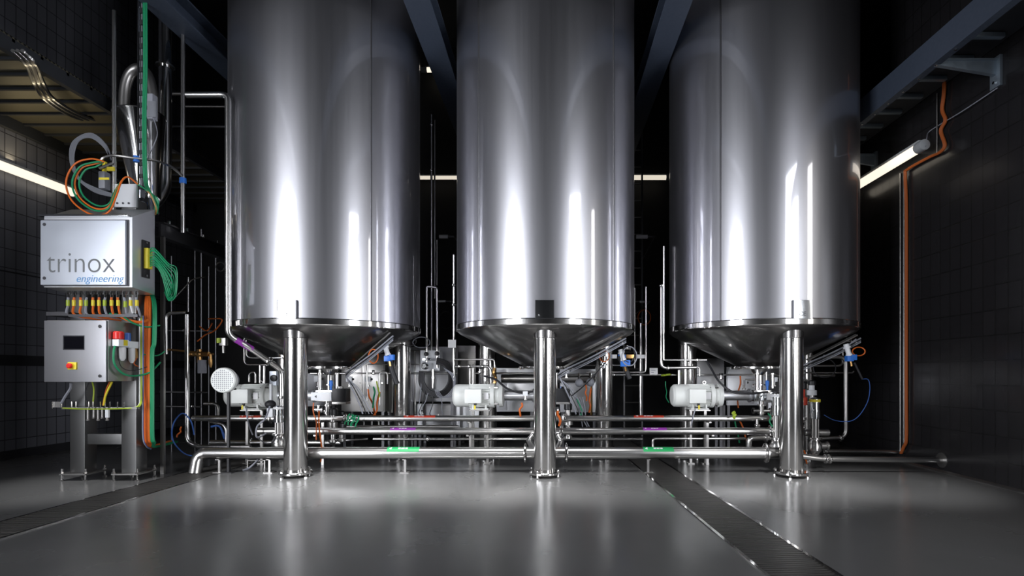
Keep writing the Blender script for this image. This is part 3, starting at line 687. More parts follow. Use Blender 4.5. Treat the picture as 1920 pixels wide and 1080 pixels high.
tag(obj('cable_rail', MB().box(P(128, 594, 5.47), P(262, 590, 5.50)).box(P(128, 592, 5.47), P(131, 590, 5.74)).box(P(250, 592, 5.47), P(253, 590, 5.60)), 'dark_steel'), 'thin steel rail holding the orange cables above the lower box', 'rail')
# green loops on the cabinet side
for k in range(11):
    z = 2.21 + .0165 * k; s = .62 + .04 * k; w = rnd0.uniform(-.012, .012)
    cable('loop_cable', [(fx1 + .04, 5.47, z), (fx1 + .10, 5.46, z + .015 + w), (fx1 + .04 + .17 * s, 5.49 + w, z - .06 - .006 * k), (fx1 + .04 + .215 * s, 5.55 + w, z - .17 - .012 * (10 - k)), (fx1 + .04 + .17 * s + w, 5.60, 2.02 - .008 * k), (fx1 + .10 * s, 5.66, 1.975 - .008 * k), (fx1 + .03, 5.71 + w, 2.03), (fx1 + .02, 5.74, 2.08)], .0052, 'green',
          'green cable looping out of the yellow seal on the lettered cabinet side', group='green loop cables')
# lower box
t = thing('control_panel_box', (-4.68, 5.42, 1.04), 'steel operator box with small black screen and red emergency button, lower left', 'cabinet')
bx0, bx1 = -4.98, -4.37
obj('body', MB().box((bx0, 5.27, 1.04), (bx1, 5.60, 1.645), .006), 'dull', t)
dr = obj('door', MB().box((bx0 - .004, 5.25, 1.035), (bx1 - .006, 5.268, 1.64), .004), 'panel', t)
obj('screen_frame', MB().box(P(118, 656, 5.245), P(159, 629, 5.25)), 'mirror', dr)
obj('screen', MB().box(P(120, 654, 5.243), P(157, 631, 5.246)), 'screen', dr)
q = P(137, 686, 5.25)
eb = obj('emergency_stop', MB().box((q.x - .042, 5.235, q.z - .036), (q.x + .042, 5.251, q.z + .036), .005), 'yellow', t)
obj('stop_button', MB().lathe((q.x - .005, 5.235, q.z), (0, -1, 0), [(0, .014), (.012, .014), (.013, .026), (.028, .026), (.034, .018)], 20), 'red', eb)
for px, py in ((188, 612), (188, 705)):
    q = P(px, py, 5.25); obj('lock_screw', MB().cyl((q.x, 5.243, q.z), (q.x, 5.251, q.z), .016, 14), 'rim', dr)
# regulator on its side
t = thing('air_regulator', (-4.30, 5.4, 1.3), 'pneumatic regulator with red knob and clear bowls on the lower box side', 'regulator')
X1 = bx1 + .002
obj('regulator_body', MB().box((X1, 5.31, 1.39), (X1 + .07, 5.44, 1.46), .008).box((X1, 5.45, 1.38), (X1 + .065, 5.60, 1.45), .008), 'white_pl', t)
obj('red_knob', MB().lathe((X1 + .035, 5.35, 1.46), (0, 0, 1), [(0, .032), (.005, .046), (.07, .046), (.08, .036)], 20), 'red', t)
obj('blue_knob', MB().lathe((X1 + .035, 5.47, 1.45), (0, 0, 1), [(0, .026), (.08, .026), (.085, .018)], 16), 'bluec', t)
obj('yellow_plate', MB().box((X1 + .071, 5.37, 1.40), (X1 + .073, 5.42, 1.455)), 'yellow', t)
for y, dz in ((5.40, .14), (5.52, .16)):
    obj('bowl', MB().lathe((X1 + .035, y, 1.385), (0, 0, -1), [(0, .028), (.02, .03), (dz * .8, .028), (dz, .012)], 18), 'whitelab', t)
obj('brass_silencer', MB().cyl((X1 + .035, 5.58, 1.38), (X1 + .035, 5.58, 1.28), .016, 10), 'brass', t)
cable('air_hose', [(X1 + .03, 5.33, 1.41), (X1 + .03, 5.30, 1.34), (X1 + .035, 5.31, 1.20), (X1 + .07, 5.42, 1.10), (X1 + .14, 5.60, 1.12), (X1 + .20, 5.70, 1.24)], .010, 'green', 'green air hose curving below the red-knob regulator', 'hose')
cable('air_hose', [(X1 + .06, 5.58, 1.40), (X1 + .10, 5.60, 1.32), (X1 + .18, 5.68, 1.31), (X1 + .22, 5.74, 1.36)], .007, 'green', 'short green air hose behind the regulator bowls', 'hose')
cable('sensor_cable', [(X1 + .02, 5.36, 1.30), (X1 + .03, 5.40, 1.18), (X1 + .08, 5.5, 1.15), (X1 + .16, 5.68, 1.22)], .004, 'rubber', 'thin black cable drooping under the regulator')
cable('sensor_cable', [(X1 + .04, 5.58, 1.28), (X1 + .02, 5.57, 1.22), (X1 + .07, 5.60, 1.19), (X1 + .10, 5.6, 1.28)], .006, 'orange', 'small orange cable loop beside the regulator')
# cables bundle running down right side of the column
bundle = [('orange', .017, 276, 'fat orange cable running down the column edge, left one'), ('orange', .017, 279.5, 'fat orange cable running down the column edge, right one'),
          ('orange', .017, 272.6, 'fat orange cable running down the column edge, innermost one'), ('green', .014, 284, 'green cable running down the column edge, inner one'), ('green', .014, 287, 'green cable running down the column edge, outer one'),
          ('greyc', .007, 268, 'thin grey cable on the inner column edge'), ('ygreen', .007, 265, 'yellow-green earth cable on the inner column edge'), ('whitelab', .007, 262, 'pale cable on the inner column edge'), ('bluec', .005, 268.6, 'blue cable on the inner column edge')]
for m, r, px, lb in bundle:
    d = 5.62 if px > 272 else 5.57
    if px > 272:
        top = [P(px + 2, 556, d + .10), P(px + (1 if m == 'orange' else 4), 590, d + .03)]
        bot = [P(px, 815, d), P(px + 3, 830, d + .05), P(px + (8 if m == 'orange' else 3), 838, d + .3), P(px + 45, 828, d + 1.0)]
        if m == 'green': top = [P(px - 5, 545, d + .15), P(px + 4, 570, d + .05), P(px + 4, 640, d)]
    else:
        top = [P(px, 592, d)]; bot = [P(px, 730, d), P(px, 815, d), P(px + 6, 836, d + .05), P(px + 15, 842, d + .2)]
        if m in ('ygreen', 'whitelab'): bot = [P(px, 740, d - .02), P(px - 1, 758, d - .05), P(px - 12, 764, d - .07), P(px - 50, 765, d - .1)]
    cable('riser_cable', top + [P(px, 660, d), P(px, 730, d)][:1 if px < 272 else 2] + bot, r, m, lb)
cable('branch_cable', [P(222, 590, 5.5), P(240, 600, 5.52), P(262, 604, 5.56), P(278, 600, 5.62)], .016, 'orange', 'orange cable bending from the drop cables into the column bundle')
cable('branch_cable', [P(205, 588, 5.48), P(228, 592, 5.5), P(250, 606, 5.52), P(275, 613, 5.6), P(300, 610, 5.7)], .009, 'green', 'green cable bending across the top of the regulator')
# rail with glands beneath
t = thing('gland_rail', P(185, 766, 5.45), 'thin steel rail with upright pins and cable glands below the operator box', 'rail')
obj('rail_bar', MB().box(P(115, 767, 5.46), P(262, 763, 5.50)).box(P(97, 764, 5.46), P(117, 753, 5.464)), 'dull', t)
obj('rail_arm', MB().box(P(158, 767, 5.48), P(166, 762, 5.61)).box(P(240, 767, 5.48), P(248, 762, 5.61)), 'dull', t)
for px in (98, 115, 134, 142, 166, 174, 188, 197, 206, 220, 232): obj('pin', MB().cyl(P(px, 766, 5.455), P(px, 753, 5.455), .006, 6), 'rim', t)
for px, y1, m in ((165, 788, 'dull'), (184, 788, 'dull'), (192, 784, 'dull'), (201, 788, 'dull'), (176, 784, 'dull')):
    obj('gland', MB().lathe(P(px, 764, 5.45), (0, 0, -1), [(0, .012), ((y1 - 764) * .005, .012), ((y1 - 764) * .0051, .018), ((y1 - 764) * .0056, .016)], 8), m, t)
obj('white_connector', MB().box(P(197, 783, 5.42), P(206, 768, 5.44)), 'white_pl', t)
cable('box_cable', [P(133, 718, 5.42), P(132, 728, 5.43), P(123, 742, 5.44), P(115, 756, 5.455)], .012, 'greyc', 'grey cable from the left underside of the operator box')
cable('box_cable', [P(210, 716, 5.42), P(203, 730, 5.43), P(197, 745, 5.44), P(195, 760, 5.455)], .010, 'yellow', 'yellow cable dropping from the operator box to the gland rail')
cable('box_cable', [P(206, 716, 5.44), P(199, 732, 5.45), P(193, 760, 5.47)], .007, 'orange', 'orange cable dropping from the operator box to the gland rail')
cable('box_cable', [P(173, 716, 5.50), P(176, 732, 5.48), P(174, 760, 5.46)], .007, 'ygreen', 'yellow-green cable dropping from the operator box to the gland rail')
cable('box_cable', [P(167, 716, 5.52), P(160, 735, 5.5), P(164, 758, 5.47)], .005, 'rubber', 'thin black cable dropping from the operator box to the gland rail')
cable('rail_cable', [P(118, 765, 5.44), P(160, 767, 5.44), P(230, 766, 5.44), P(258, 762, 5.5), P(266, 745, 5.56)], .007, 'ygreen', 'yellow-green cable lying along the gland rail')

# cable riser above the cabinet
t = thing('cable_riser', (-4.35, 5.72, 2.9), 'vertical wire cable tray with green cables above the lettered cabinet', 'cable tray')
obj('tray', MB().box(P(263, 392, 5.70), P(272, -40, 5.74)), 'grey_pl', t)
for py in range(-20, 390, 22): obj('rung', MB().box(P(259, py, 5.685), P(276, py - 2, 5.75)), 'rubber', t)
obj('side_rod', MB().cyl(P(260.5, 402, 5.69), P(260.5, -40, 5.69), .014, 10), 'mirror', t)
for k, lb in enumerate(('left', 'middle', 'right')):
    x = 269 + 2.6 * k
    cable('tray_cable', [P(x, -40, 5.66), P(x + 1, 120, 5.66), P(x - 1, 230, 5.66), P(x + 1, 330, 5.66), P(x + 8, 358 + k, 5.66), P(x + 22, 375, 5.66), P(x + 20, 400, 5.72)], .009, 'green', 'green cable on the vertical tray, ' + lb + ' one of three')
tag(obj('blue_clamp', MB().cyl(P(256, 304, 5.68), P(256, 293, 5.68), .030, 14), 'blue'), 'blue clamp on the rod by the vertical cable tray', 'clamp')
tag(obj('blue_clamp', MB().cyl(P(343, 344, 6.2), P(343, 334, 6.2), .036, 14), 'blue'), 'blue clamp on the vertical pipe at the rod end', 'clamp')
cable('guide_rod', [P(190, 300, 5.55), P(196, 295, 5.55), P(214, 292, 5.6), P(254, 297, 5.66), P(290, 301, 5.75), P(320, 312, 6.0), P(342, 330, 6.15)], .014, 'dull', 'thin curved steel rod reaching from the cable loops to the pipe', 'rod')
# sensor connector with loops
t = thing('connector_box', P(196, 350, 5.5), 'dark grey connector box with yellow stripe amid the orange loops', 'connector')
obj('shell', MB().box(P(184, 353, 5.50), P(208, 326, 5.58), .012), 'grey_pl', t)
obj('yellow_stripe', MB().box(P(185, 337, 5.496), P(205, 333, 5.50)), 'yellow', t)
obj('clip', MB().box(P(200, 320, 5.5), P(216, 314, 5.52), .003).cyl(P(195, 328, 5.54), P(197, 305, 5.58), .02, 8), 'yellow', t)
obj('hanger', MB().cyl(P(186, 316, 5.52), P(212, 306, 5.56), .016, 8).cyl(P(214, 310, 5.58), P(214, 310, 5.74), .01, 8), 'dull', t)
for k, (m, sc, lb) in enumerate((('orange', 1.0, 'outer orange cable loop above the lettered cabinet'), ('green', .86, 'outer green cable loop above the lettered cabinet'), ('orange', .80, 'inner orange cable loop above the lettered cabinet'), ('green', .70, 'inner green cable loop above the lettered cabinet'))):
    base = [(195, 303), (170, 298), (140, 308), (124, 340), (133, 374), (160, 398), (186, 405), (206, 396), (218, 368), (228, 340), (240, 332)]
    cx_, cy_ = 206, 345
    pts = []
    for i, (x, y) in enumerate(base):
        f = sc if 0 < i < 9 else 1
        pts.append(P(cx_ + (x - cx_) * f, cy_ + (y - cy_) * (f if y < 345 else f * .96 + .02), 5.30 + .02 * k + (.04 * max(0, i - 7))))
    pts += [P(258, 345, 5.5), P(280, 362, 5.6), P(293, 390, 5.66), P(291, 402, 5.7)]
    cable('cable_loop', pts, .0085, m, lb, n=9)
for k in range(5):
    cable('conduit_loop', [P(208, 300, 5.85), P(195 + k, 276 - k, 5.85), P(170, 258 - 2.0 * k, 5.85), P(146 - 2.2 * k, 266, 5.85), P(138 - 1.6 * k, 300, 5.85), P(150 - k, 335, 5.85), P(178, 352 + k * 2, 5.85), P(215, 365 + k, 5.8)], .008, 'grey_pl', 'grey conduit in the coil behind the orange cable loops', group='grey conduit coil')
# ducts above
t = thing('hopper_duct', P(262, 215, 6.3), 'polished tapering steel duct with bent pipe arch above the lettered cabinet', 'duct')
c0 = P(262, 218, 6.3); c1 = P(275, 372, 6.3)
obj('tapered_cone', MB().cyl(c0, c1, .255, 40, .14), 'duct', t)
obj('cone_outlet', MB().cyl(c1, P(280, 400, 6.3), .10, 30), 'duct', t)
obj('top_ring', MB().torus(c0, (c1 - c0), .256, .008, 40, 6), 'rim', t)
a = [P(232, 222, 6.25), P(234, 170, 6.25), P(243, 140, 6.25), P(260, 128, 6.25), P(276, 140, 6.25), P(286, 175, 6.25), P(288, 222, 6.25)]
obj('bend', MB().tube(spline(a, 8), .055, 16), 'dull', t)
t = thing('round_flange', P(316, 120, 6.5), 'steel pipe collar at the top of the large polished pipe', 'flange')
obj('ring', MB().lathe(P(310, 126, 6.5), (0, 0, 1), [(0, .07), (0, .10), (.02, .10), (.02, .07)], 28), 'rim', t)
for k, dx in enumerate((0, 9, 18)):
    cable('ceiling_conduit', [P(24 + dx, 95, 5.1), P(50 + dx, 122, 5.35), P(62 + dx, 152, 5.9), P(84 + dx, 186, 6.2), P(135 + dx * 1.3, 218, 6.8), P(200 + dx, 236, 7.6)], .019, 'pipe', 'polished conduit slanting back under the walkway at the upper left, %s' % ('leftmost', 'middle one', 'rightmost')[k])
# clear junction box hung by the tray
t = thing('junction_box', P(285, 215, 6.0), 'small grey junction box beside the green cables of the tray', 'box')
obj('housing', MB().box(P(274, 222, 5.9), P(296, 182, 5.98), .01), 'greyc', t)
obj('lid', MB().box(P(276, 219, 5.89), P(294, 190, 5.9), .003), 'grey_pl', t)
cable('box_lead', [P(288, 222, 5.92), P(295, 250, 5.9), P(287, 275, 5.88), P(280, 290, 5.8), P(276, 300, 5.75)], .005, 'greyc', 'thin grey lead hanging from the small junction box')

# dark platform beam behind the column
t = thing('platform_beam', (-4.35, 8.2, 2.65), 'dark steel beam with a row of bolts, receding right of the lettered cabinet', 'beam')
obj('web', ibeam(5.95, 10.58, -4.36, 2.64, .10, .17, .014), 'dark_steel', t)
for k in range(12): obj('bolt', MB().cyl((-4.36, 6.1 + .3 * k, 2.81), (-4.36, 6.1 + .3 * k, 2.86), .013, 8), 'rim', t)
t = thing('rack_post', (-4.36, 5.97, 0), 'thin upright steel post just right of the cable bundle', 'post')
obj('upright', MB().box((-4.34, 5.93, 0), (-4.30, 5.96, 2.64)), 'dull', t)
# back pipework wall at the left (dark clutter)
for k, (px, y0, y1, d, r) in enumerate(((322, 480, 620, 7.6, .012), (378, 430, 600, 7.6, .014), (392, 500, 640, 7.8, .012), (366, 470, 560, 7.4, .010), (405, 460, 700, 8.0, .016))):
    V('dark upright pipe in the shadow left of the left tank', r, (px, HY + CAMZ * F / d, d), (px, y0, d), m='dark_steel', group='dark pipes left of the left tank')
for k, (y, d) in enumerate(((620, 7.6), (735, 7.0), (762, 7.1))):
    V('dark level pipe in the shadow left of the left tank', .012, (300, y, d), (400 - 12 * k, y + 1, d), m='dark_steel', group='dark level pipes left of the left tank', cl=[((345 + 8 * k, y, d), XA)])
t = thing('ball_valve', P(374, 690, 6.45), 'brass valve group with grey actuator left of the perforated disc', 'valve')
obj('brass_body', MB().cyl(P(355, 664, 6.45), P(392, 664, 6.45), .03, 14).cyl(P(374, 655, 6.45), P(374, 680, 6.45), .028, 14).sphere(P(374, 664, 6.45), .042), 'brass', t)
obj('actuator', MB().box(P(370, 700, 6.38), P(388, 675, 6.48), .008), 'greyc', t)
obj('drain_plug', MB().lathe(P(395, 664, 6.45), (0, 0, -1), [(0, .016), (.06, .018), (.062, .024), (.11, .024), (.16, .012)], 12), 'brass', t)
cable('sensor_cable', [P(370, 640, 6.5), P(385, 628, 6.5), P(402, 620, 6.5), P(414, 606, 6.5), P(414, 598, 6.5), P(390, 598, 6.5)], .008, 'orange', 'orange cable loop left of the left tank rim')
cable('sensor_cable', [P(374, 612, 6.5), P(388, 620, 6.5), P(398, 606, 6.5)], .008, 'orange', 'short orange cable beside the loop left of the left tank')
t = thing('flow_sensor', P(420, 640, 6.3), 'small steel sensor with green-yellow cap left of the purple mark', 'sensor')
obj('sensor_body', MB().box(P(410, 648, 6.3), P(428, 634, 6.36), .01).cyl(P(419, 662, 6.33), P(419, 646, 6.33), .016, 12), 'dull', t)
obj('cap', MB().cyl(P(410, 643, 6.29), P(410, 634, 6.29), .022, 12), 'ygreen', t)
t = thing('pressure_gauge', P(412, 500, 7.0), 'round gauge rim hanging left of the left tank', 'gauge')
g = P(414, 500, 7.0)
obj('gauge_rim', MB().torus(g, (0, 1, 0), .058, .012, 28, 8), 'dull', t)
obj('gauge_stem', MB().cyl(g + Vector((.06, 0, 0)), g + Vector((.15, .0, 0)), .012, 8), 'dull', t)
obj('gauge_face', MB().cyl(g + Vector((0, .004, 0)), g + Vector((0, .02, 0)), .055, 24), 'black', t)
cable('hose_loop', [P(395, 800, 6.5), P(412, 800, 6.55), P(421, 822, 6.6)], .013, 'bluec', 'short blue hose curving down to the low pipe at the left', 'hose')
cable('hose_loop', [P(372, 856, 6.2), P(345, 850, 6.2), P(324, 825, 6.2), P(325, 795, 6.2), P(342, 775, 6.2), P(358, 790, 6.25), P(364, 815, 6.3)], .008, 'bluec', 'dark blue hose loop near the floor at the far left', 'hose')

# ------------------------------------------------------------ cabinets and boxes behind the tanks
def cabinet(x0, y0, x1, y1, d, dep, lb, m='cab', legs=True, door=1):
    a = P(x0, y1, d); b = P(x1, y0, d)
    t = thing('machine_cabinet', (a.x / 2 + b.x / 2, d + dep / 2, 0), lb, 'cabinet')
    bd = obj('body', MB().box((a.x, d, a.z), (b.x, d + dep, b.z), .008), m, t)
    w = (b.x - a.x) / door
    for k in range(door):
        dd = obj('door', MB().box((a.x + w * k + .015, d - .012, a.z + .02), (a.x + w * (k + 1) - .015, d - .001, b.z - .02), .003), m, t)
        obj('latch', MB().cyl((a.x + w * (k + 1) - .04, d - .012, (a.z + b.z) / 2), (a.x + w * (k + 1) - .04, d - .022, (a.z + b.z) / 2), .012, 10), 'rim', dd)
    for x in (a.x + .04, b.x - .04):
        for y in (d + .04, d + dep - .04): obj('leg', MB().box((x - .02, y - .02, 0), (x + .02, y + .02, a.z)), 'dark_steel', t)
    return t
cabinet(640, 664, 722, 772, 8.1, .4, 'steel cabinet behind the right side of the left tank', 'dull', door=2)
cabinet(726, 652, 760, 774, 8.3, .4, 'narrow upright steel cabinet right of the left tank', 'dull')
cabinet(766, 650, 852, 753, 7.75, .3, 'light grey cabinet in the left gap carrying the white control box', 'cab')
cabinet(856, 648, 892, 722, 8.3, .4, 'grey panel cabinet at the left edge of the middle tank cone', 'dull')
cabinet(900, 690, 1002, 772, 7.8, .35, 'wide steel cabinet behind the middle motor', 'cab', door=2)
cabinet(1050, 692, 1122, 773, 7.7, .3, 'steel cabinet right of the middle tank leg', 'cab', door=1)
cabinet(1300, 672, 1358, 748, 7.7, .3, 'pale grey cabinet behind the right motor', 'cab')
cabinet(1362, 688, 1470, 760, 7.9, .3, 'pale cabinet behind the right tank outlet', 'cab', door=2)
cabinet(540, 700, 618, 762, 7.9, .3, 'pale cabinet behind the left tank outlet', 'cab')
cabinet(782, 757, 925, 815, 8.2, .4, 'low light grey cabinet behind the pipes in the left gap', 'cab', door=2)
V('polished thick pipe bracing the cabinets behind the middle leg', .06, (940, 710, 7.55), (1118, 710, 7.55), m='dull')
for k, px in enumerate((748, 756, 778)):
    V('pale upright rail between left tank and white control box, %s' % ('left one', 'middle one', 'right one')[k], .014, (px, 776, 7.5), (px, 658, 7.5))
V('horizontal pale rail over the uprights right of the left tank', .014, (742, 658, 7.5), (800, 658, 7.5))
# white control box in the left gap
t = thing('control_box', P(812, 700, 7.3), 'white control box with two dark round knobs in the left gap', 'control box')
obj('housing', MB().box(P(788, 695, 7.3), P(830, 658, 7.5), .006), 'white_pl', t)
obj('mount', MB().box(P(800, 690, 7.5), P(820, 665, 7.75)), 'dark_steel', t)
for px, py in ((800, 664), (820, 663)): obj('round_knob', MB().lathe(P(px, py, 7.3), (0, -1, 0), [(0, .03), (.03, .03), (.034, .02)], 16), 'black', t)
obj('socket', MB().cyl(P(820, 682, 7.3), P(820, 682, 7.27), .018, 12), 'ink', t)
obj('transmitter', MB().lathe(P(797, 686, 7.2), (0, -1, 0), [(-.1, .05), (0, .052), (.02, .05), (.06, .03)], 20).box(P(792, 676, 7.2), P(810, 671, 7.28), .004), 'mirror', t)
obj('stem', MB().lathe(P(812, 692, 7.25), (0, 0, -1), [(0, .02), (.1, .02), (.101, .034), (.13, .034), (.131, .02), (.26, .02)], 12), 'pipe', t)
for k in range(5):
    r = 24 + 2.2 * k; cable('coiled_hose', [P(818 + r * math.cos(a) * 1.0, 708 + (r + 4) * math.sin(a), 7.16 + .018 * k) for a in [math.radians(200 - 36 * j) for j in range(9)]], .012, 'rubber', 'black hose in the coil hanging below the white control box', 'hose', 'black hose coil')
for k in range(4):
    cable('coiled_lead', [P(832, 690, 7.1), P(846 + 2 * k, 704, 7.1), P(850 + k, 725, 7.12), P(838 + 4 * k, 742, 7.12), P(822 + 3 * k, 744, 7.1), P(815 + 2 * k, 730, 7.08)], .005, 'greyc', 'thin grey lead looping right of the black hose coil', 'cable', 'grey leads by the hose coil')
for k, (a, b) in enumerate((((803, 735), (790, 768)), ((797, 732), (786, 772)), ((826, 745), (828, 768)), ((812, 742), (806, 775)), ((790, 700), (784, 770)))):
    cable('hanging_lead', [P(*a, 7.2), P((a[0] + b[0]) / 2 + 2, (a[1] + b[1]) / 2, 7.2), P(*b, 7.2), P(b[0] + 3, 780, 7.15)], .006, 'rubber' if k % 2 else 'greyc', 'thin lead hanging below the white control box', 'cable', 'leads below the white control box')

# white sign plates
def sign(px0, py0, px1, py1, d, lb, post=None):
    t = thing('sign_plate', P((px0 + px1) / 2, py1, d), lb, 'sign')
    obj('plate', MB().box(P(px0, py1, d), P(px1, py0, d + .006), .001), 'whitelab', t)
    obj('clip', MB().box(P(px0 + 4, py1, d + .006), P(px1 - 4, py1 - 3, d + .05)), 'dull', t)
    if post:
        m = MB()
        for k in range(post): m.box(P(px0 + 3, py0 + 4 + 4 * k, d - .001), P(px1 - 4 - 3 * (k % 2), py0 + 5 + 4 * k, d))
        obj('plate_print', m, 'greyc', t)
sign(840, 637, 855, 652, 7.1, 'small square white plate on the pipe at the left edge of the middle tank')
sign(1218, 690, 1233, 702, 7.0, 'small white plate on the level pipe in the right gap', 2)

# ------------------------------------------------------------ things hanging along the cones
for cx, w, xs, ys in ((0, 'left', (652, 735), (692, 624)), (1, 'middle', (1052, 1172), (693, 628)), (2, 'right', (1508, 1612), (680, 628))):
    dA = 6.3; dB = 6.05
    tk = ((-2.77, -.06, 2.62)[cx])
    for k in range(4):
        a = P(xs[0] + 2, ys[0] + 3.0 * k + 3, 6.35 - .02 * k); b = P(xs[1] + 2, ys[1] + 2.6 * k + 6, 5.95 + (.3 if cx else 0)); 
        q = a.lerp(b, .5) + Vector((0, 0, -.012))
        tail = [P(xs[0] - 2, ys[0] + 14 + k, 6.4), P(xs[0] + 8 + 4 * k, ys[0] + 36, 6.4), P(xs[0] + 24 + 5 * k, ys[0] + 70, 6.4), P(xs[0] + 28 + 6 * k, ys[0] + 84, 6.38)] if cx < 2 else [P(xs[0] - 4, ys[0] + 12, 6.45), P(xs[0] - 2, ys[0] + 30 + 4 * k, 6.5)]
        cable('cone_cable', [b, q, a] + tail, .006 if k else .009, ('greyc', 'rubber', 'grey_pl', 'greyc')[k], '%s cable strapped along the %s tank cone, %s of four' % (('thicker grey', 'black', 'dark grey', 'thin grey')[k], w, ('first', 'second', 'third', 'last')[k]))
    # cable support rail under the cone
    a = P(xs[0] + 6, ys[0] - 4, 6.42); b = P(xs[1] - 4, ys[1] + 0, 6.15)
    tag(obj('conduit_rail', MB().cyl(a, b, .010, 8).cyl(a + Vector((0, .03, .01)), b + Vector((0, .03, .01)), .008, 8), 'dull'), 'thin steel rail pair sloping along the %s tank cone above its cables' % w, 'rail')

def level_switch(px, py, d, w, handle=(50, 16)):
    """level sensor with blue connector and, below it, a black grip"""
    t = thing('level_sensor', P(px, py, d), 'level sensor with white body and blue connector under the %s tank' % w, 'sensor')
    ax = P(px + 9, py + 30, d) - P(px, py, d)
    obj('sensor_tube', MB().lathe(P(px, py, d), ax, [(0, .030), (.03, .030), (.031, .042), (.05, .042), (.051, .028), (.12, .028), (.121, .036), (.14, .036)], 18), 'white_pl', t)
    c = P(px + 9, py + 27, d)
    obj('blue_connector', MB().box(c + Vector((-.055, -.035, -.035)), c + Vector((.02, .035, .03)), .008).box(c + Vector((.0, -.03, -.02)), c + Vector((.06, .03, .045)), .008), 'blue', t)
    obj('pink_tag', MB().cyl(c + Vector((.0, 0, -.03)), c + Vector((.012, 0, -.09)), .014, 10), 'brass', t)
    return t
level_switch(721, 645, 6.2, 'left'); level_switch(1163, 655, 6.45, 'middle'); level_switch(1586, 645, 6.2, 'right')
tag(obj('black_grip', MB().tube(spline([P(730, 676, 6.25), P(737, 700, 6.25), P(745, 720, 6.25)]), .030, 14), 'rubber'), 'black rubber grip hanging under the blue connector of the left tank', 'grip')
tag(obj('black_grip', MB().tube(spline([P(1160, 668, 6.5), P(1170, 685, 6.5), P(1181, 710, 6.5)]), .030, 14), 'rubber'), 'black rubber grip hanging under the middle tank near the right gap', 'grip')
tag(obj('level_lever', MB().cyl(P(1602, 680, 6.2), P(1617, 711, 6.2), .012, 8), 'rubber'), 'slim black lever under the blue connector of the right tank', 'lever')
cable('sensor_lead', [P(1617, 711, 6.2), P(1628, 712, 6.22), P(1631, 730, 6.25), P(1626, 755, 6.3), P(1610, 780, 6.35), P(1592, 790, 6.4), P(1565, 788, 6.45), P(1545, 778, 6.5)], .005, 'bluec', 'thin dark blue lead looping in the air right of the right tank')
for k, (cx, cy, rx, ry, d, m, lb) in enumerate(((700, 668, 9, 13, 6.25, 'orange', 'orange cable ring hanging under the left tank cone'), (1180, 668, 14, 18, 6.4, 'greyc', 'grey coiled cable hanging under the right side of the middle tank'), (1179, 664, 11, 15, 6.42, 'rubber', 'black coiled cable hanging under the right side of the middle tank'),
                                              (1610, 659, 12, 8, 6.2, 'orange', 'orange cable ring at the right tank blue connector'), (1546, 690, 21, 18, 6.9, 'rubber', 'large black cable arc right of the right tank leg'), (766, 640, 14, 9, 6.9, 'rubber', 'black cable tangle at the right edge of the left tank cone'), (1133, 668, 9, 10, 6.9, 'orange', 'orange cable curl right of the middle leg'),
                                              (790, 642, 16, 10, 7.2, 'greyc', 'thin grey cable arc at the foot of the left gap'), (1208, 595, 12, 14, 8.0, 'orange', 'orange cable tangle deep in the right gap'), (836, 600, 14, 16, 8.0, 'rubber', 'faint dark cable loop deep in the left gap'))):
    cable('cable_ring', [P(cx + rx * math.cos(a), cy + ry * math.sin(a), d + .01 * (i % 3)) for i, a in enumerate([math.radians(-150 + 42 * j) for j in range(10)])], .007, m, lb)
cable('power_cable', [P(908, 705, 6.75), P(930, 712, 6.65), P(950, 728, 6.5), P(975, 736, 6.45), P(1000, 734, 6.45)], .013, 'rubber', 'thick black cable sagging from the middle motor to its outlet')
cable('power_cable', [P(1324, 676, 6.75), P(1334, 692, 6.65), P(1348, 715, 6.5), P(1372, 734, 6.4), P(1400, 738, 6.38), P(1440, 735, 6.38)], .013, 'rubber', 'thick black cable sagging over the right motor')
cable('power_cable', [P(1072, 742, 6.3), P(1092, 726, 6.3), P(1112, 706, 6.3), P(1135, 680, 6.35)], .008, 'rubber', 'black cable rising right of the middle tank leg')
cable('motor_lead', [P(462, 765, 6.4), P(464, 785, 6.35), P(470, 805, 6.5), P(474, 815, 6.55)], .009, 'greyc', 'grey lead hanging from the left motor')
cable('motor_lead', [P(500, 812, 6.3), P(482, 820, 6.2), P(482, 800, 6.2), P(497, 785, 6.2), P(506, 762, 6.25)], .010, 'greyc', 'grey looping hose left of the left front leg')
cable('motor_lead', [P(484, 822, 6.15), P(500, 832, 6.12), P(512, 828, 6.12), P(520, 815, 6.15)], .006, 'rubber', 'black lead curled on the pipes left of the left leg')
cable('motor_lead', [P(1304, 766, 6.4), P(1300, 780, 6.4), P(1296, 798, 6.45)], .008, 'greyc', 'grey lead hanging from the right motor')
cable('motor_lead', [P(1605, 636, 6.2), P(1600, 640, 6.2), P(1590, 648, 6.2)], .008, 'greyc', 'short grey lead at the right tank cone')
# coloured cables in the clutter
rnd = random.Random(3)
def hang(px, py, dx, L, d, m, r, lb, grp=None):
    pts = [P(px, py, d)]; n = 4
    for k in range(1, n + 1): pts.append(P(px + dx * k / n + rnd.uniform(-3, 3), py + L * k / n, d + rnd.uniform(-.02, .02)))
    return cable('hanging_cable', pts, r, m, lb, group=grp)
hang(598, 770, 6, 96, 6.15, 'orange', .009, 'orange cable hanging to near the floor right of the left leg')
hang(588, 755, 4, 70, 6.2, 'orange', .008, 'orange cable tight against the left leg, right side')
hang(1508, 845, 3, 24, 6.2, 'orange', .009, 'short orange cable end right of the right leg base')
hang(690, 730, 14, 55, 7.0, 'orange', .012, 'orange cable on the cabinet under the left tank, left one')
hang(712, 735, -10, 45, 6.98, 'orange', .012, 'orange cable on the cabinet under the left tank, right one')
hang(700, 725, 0, 40, 6.96, 'green', .012, 'green cable on the cabinet under the left tank')
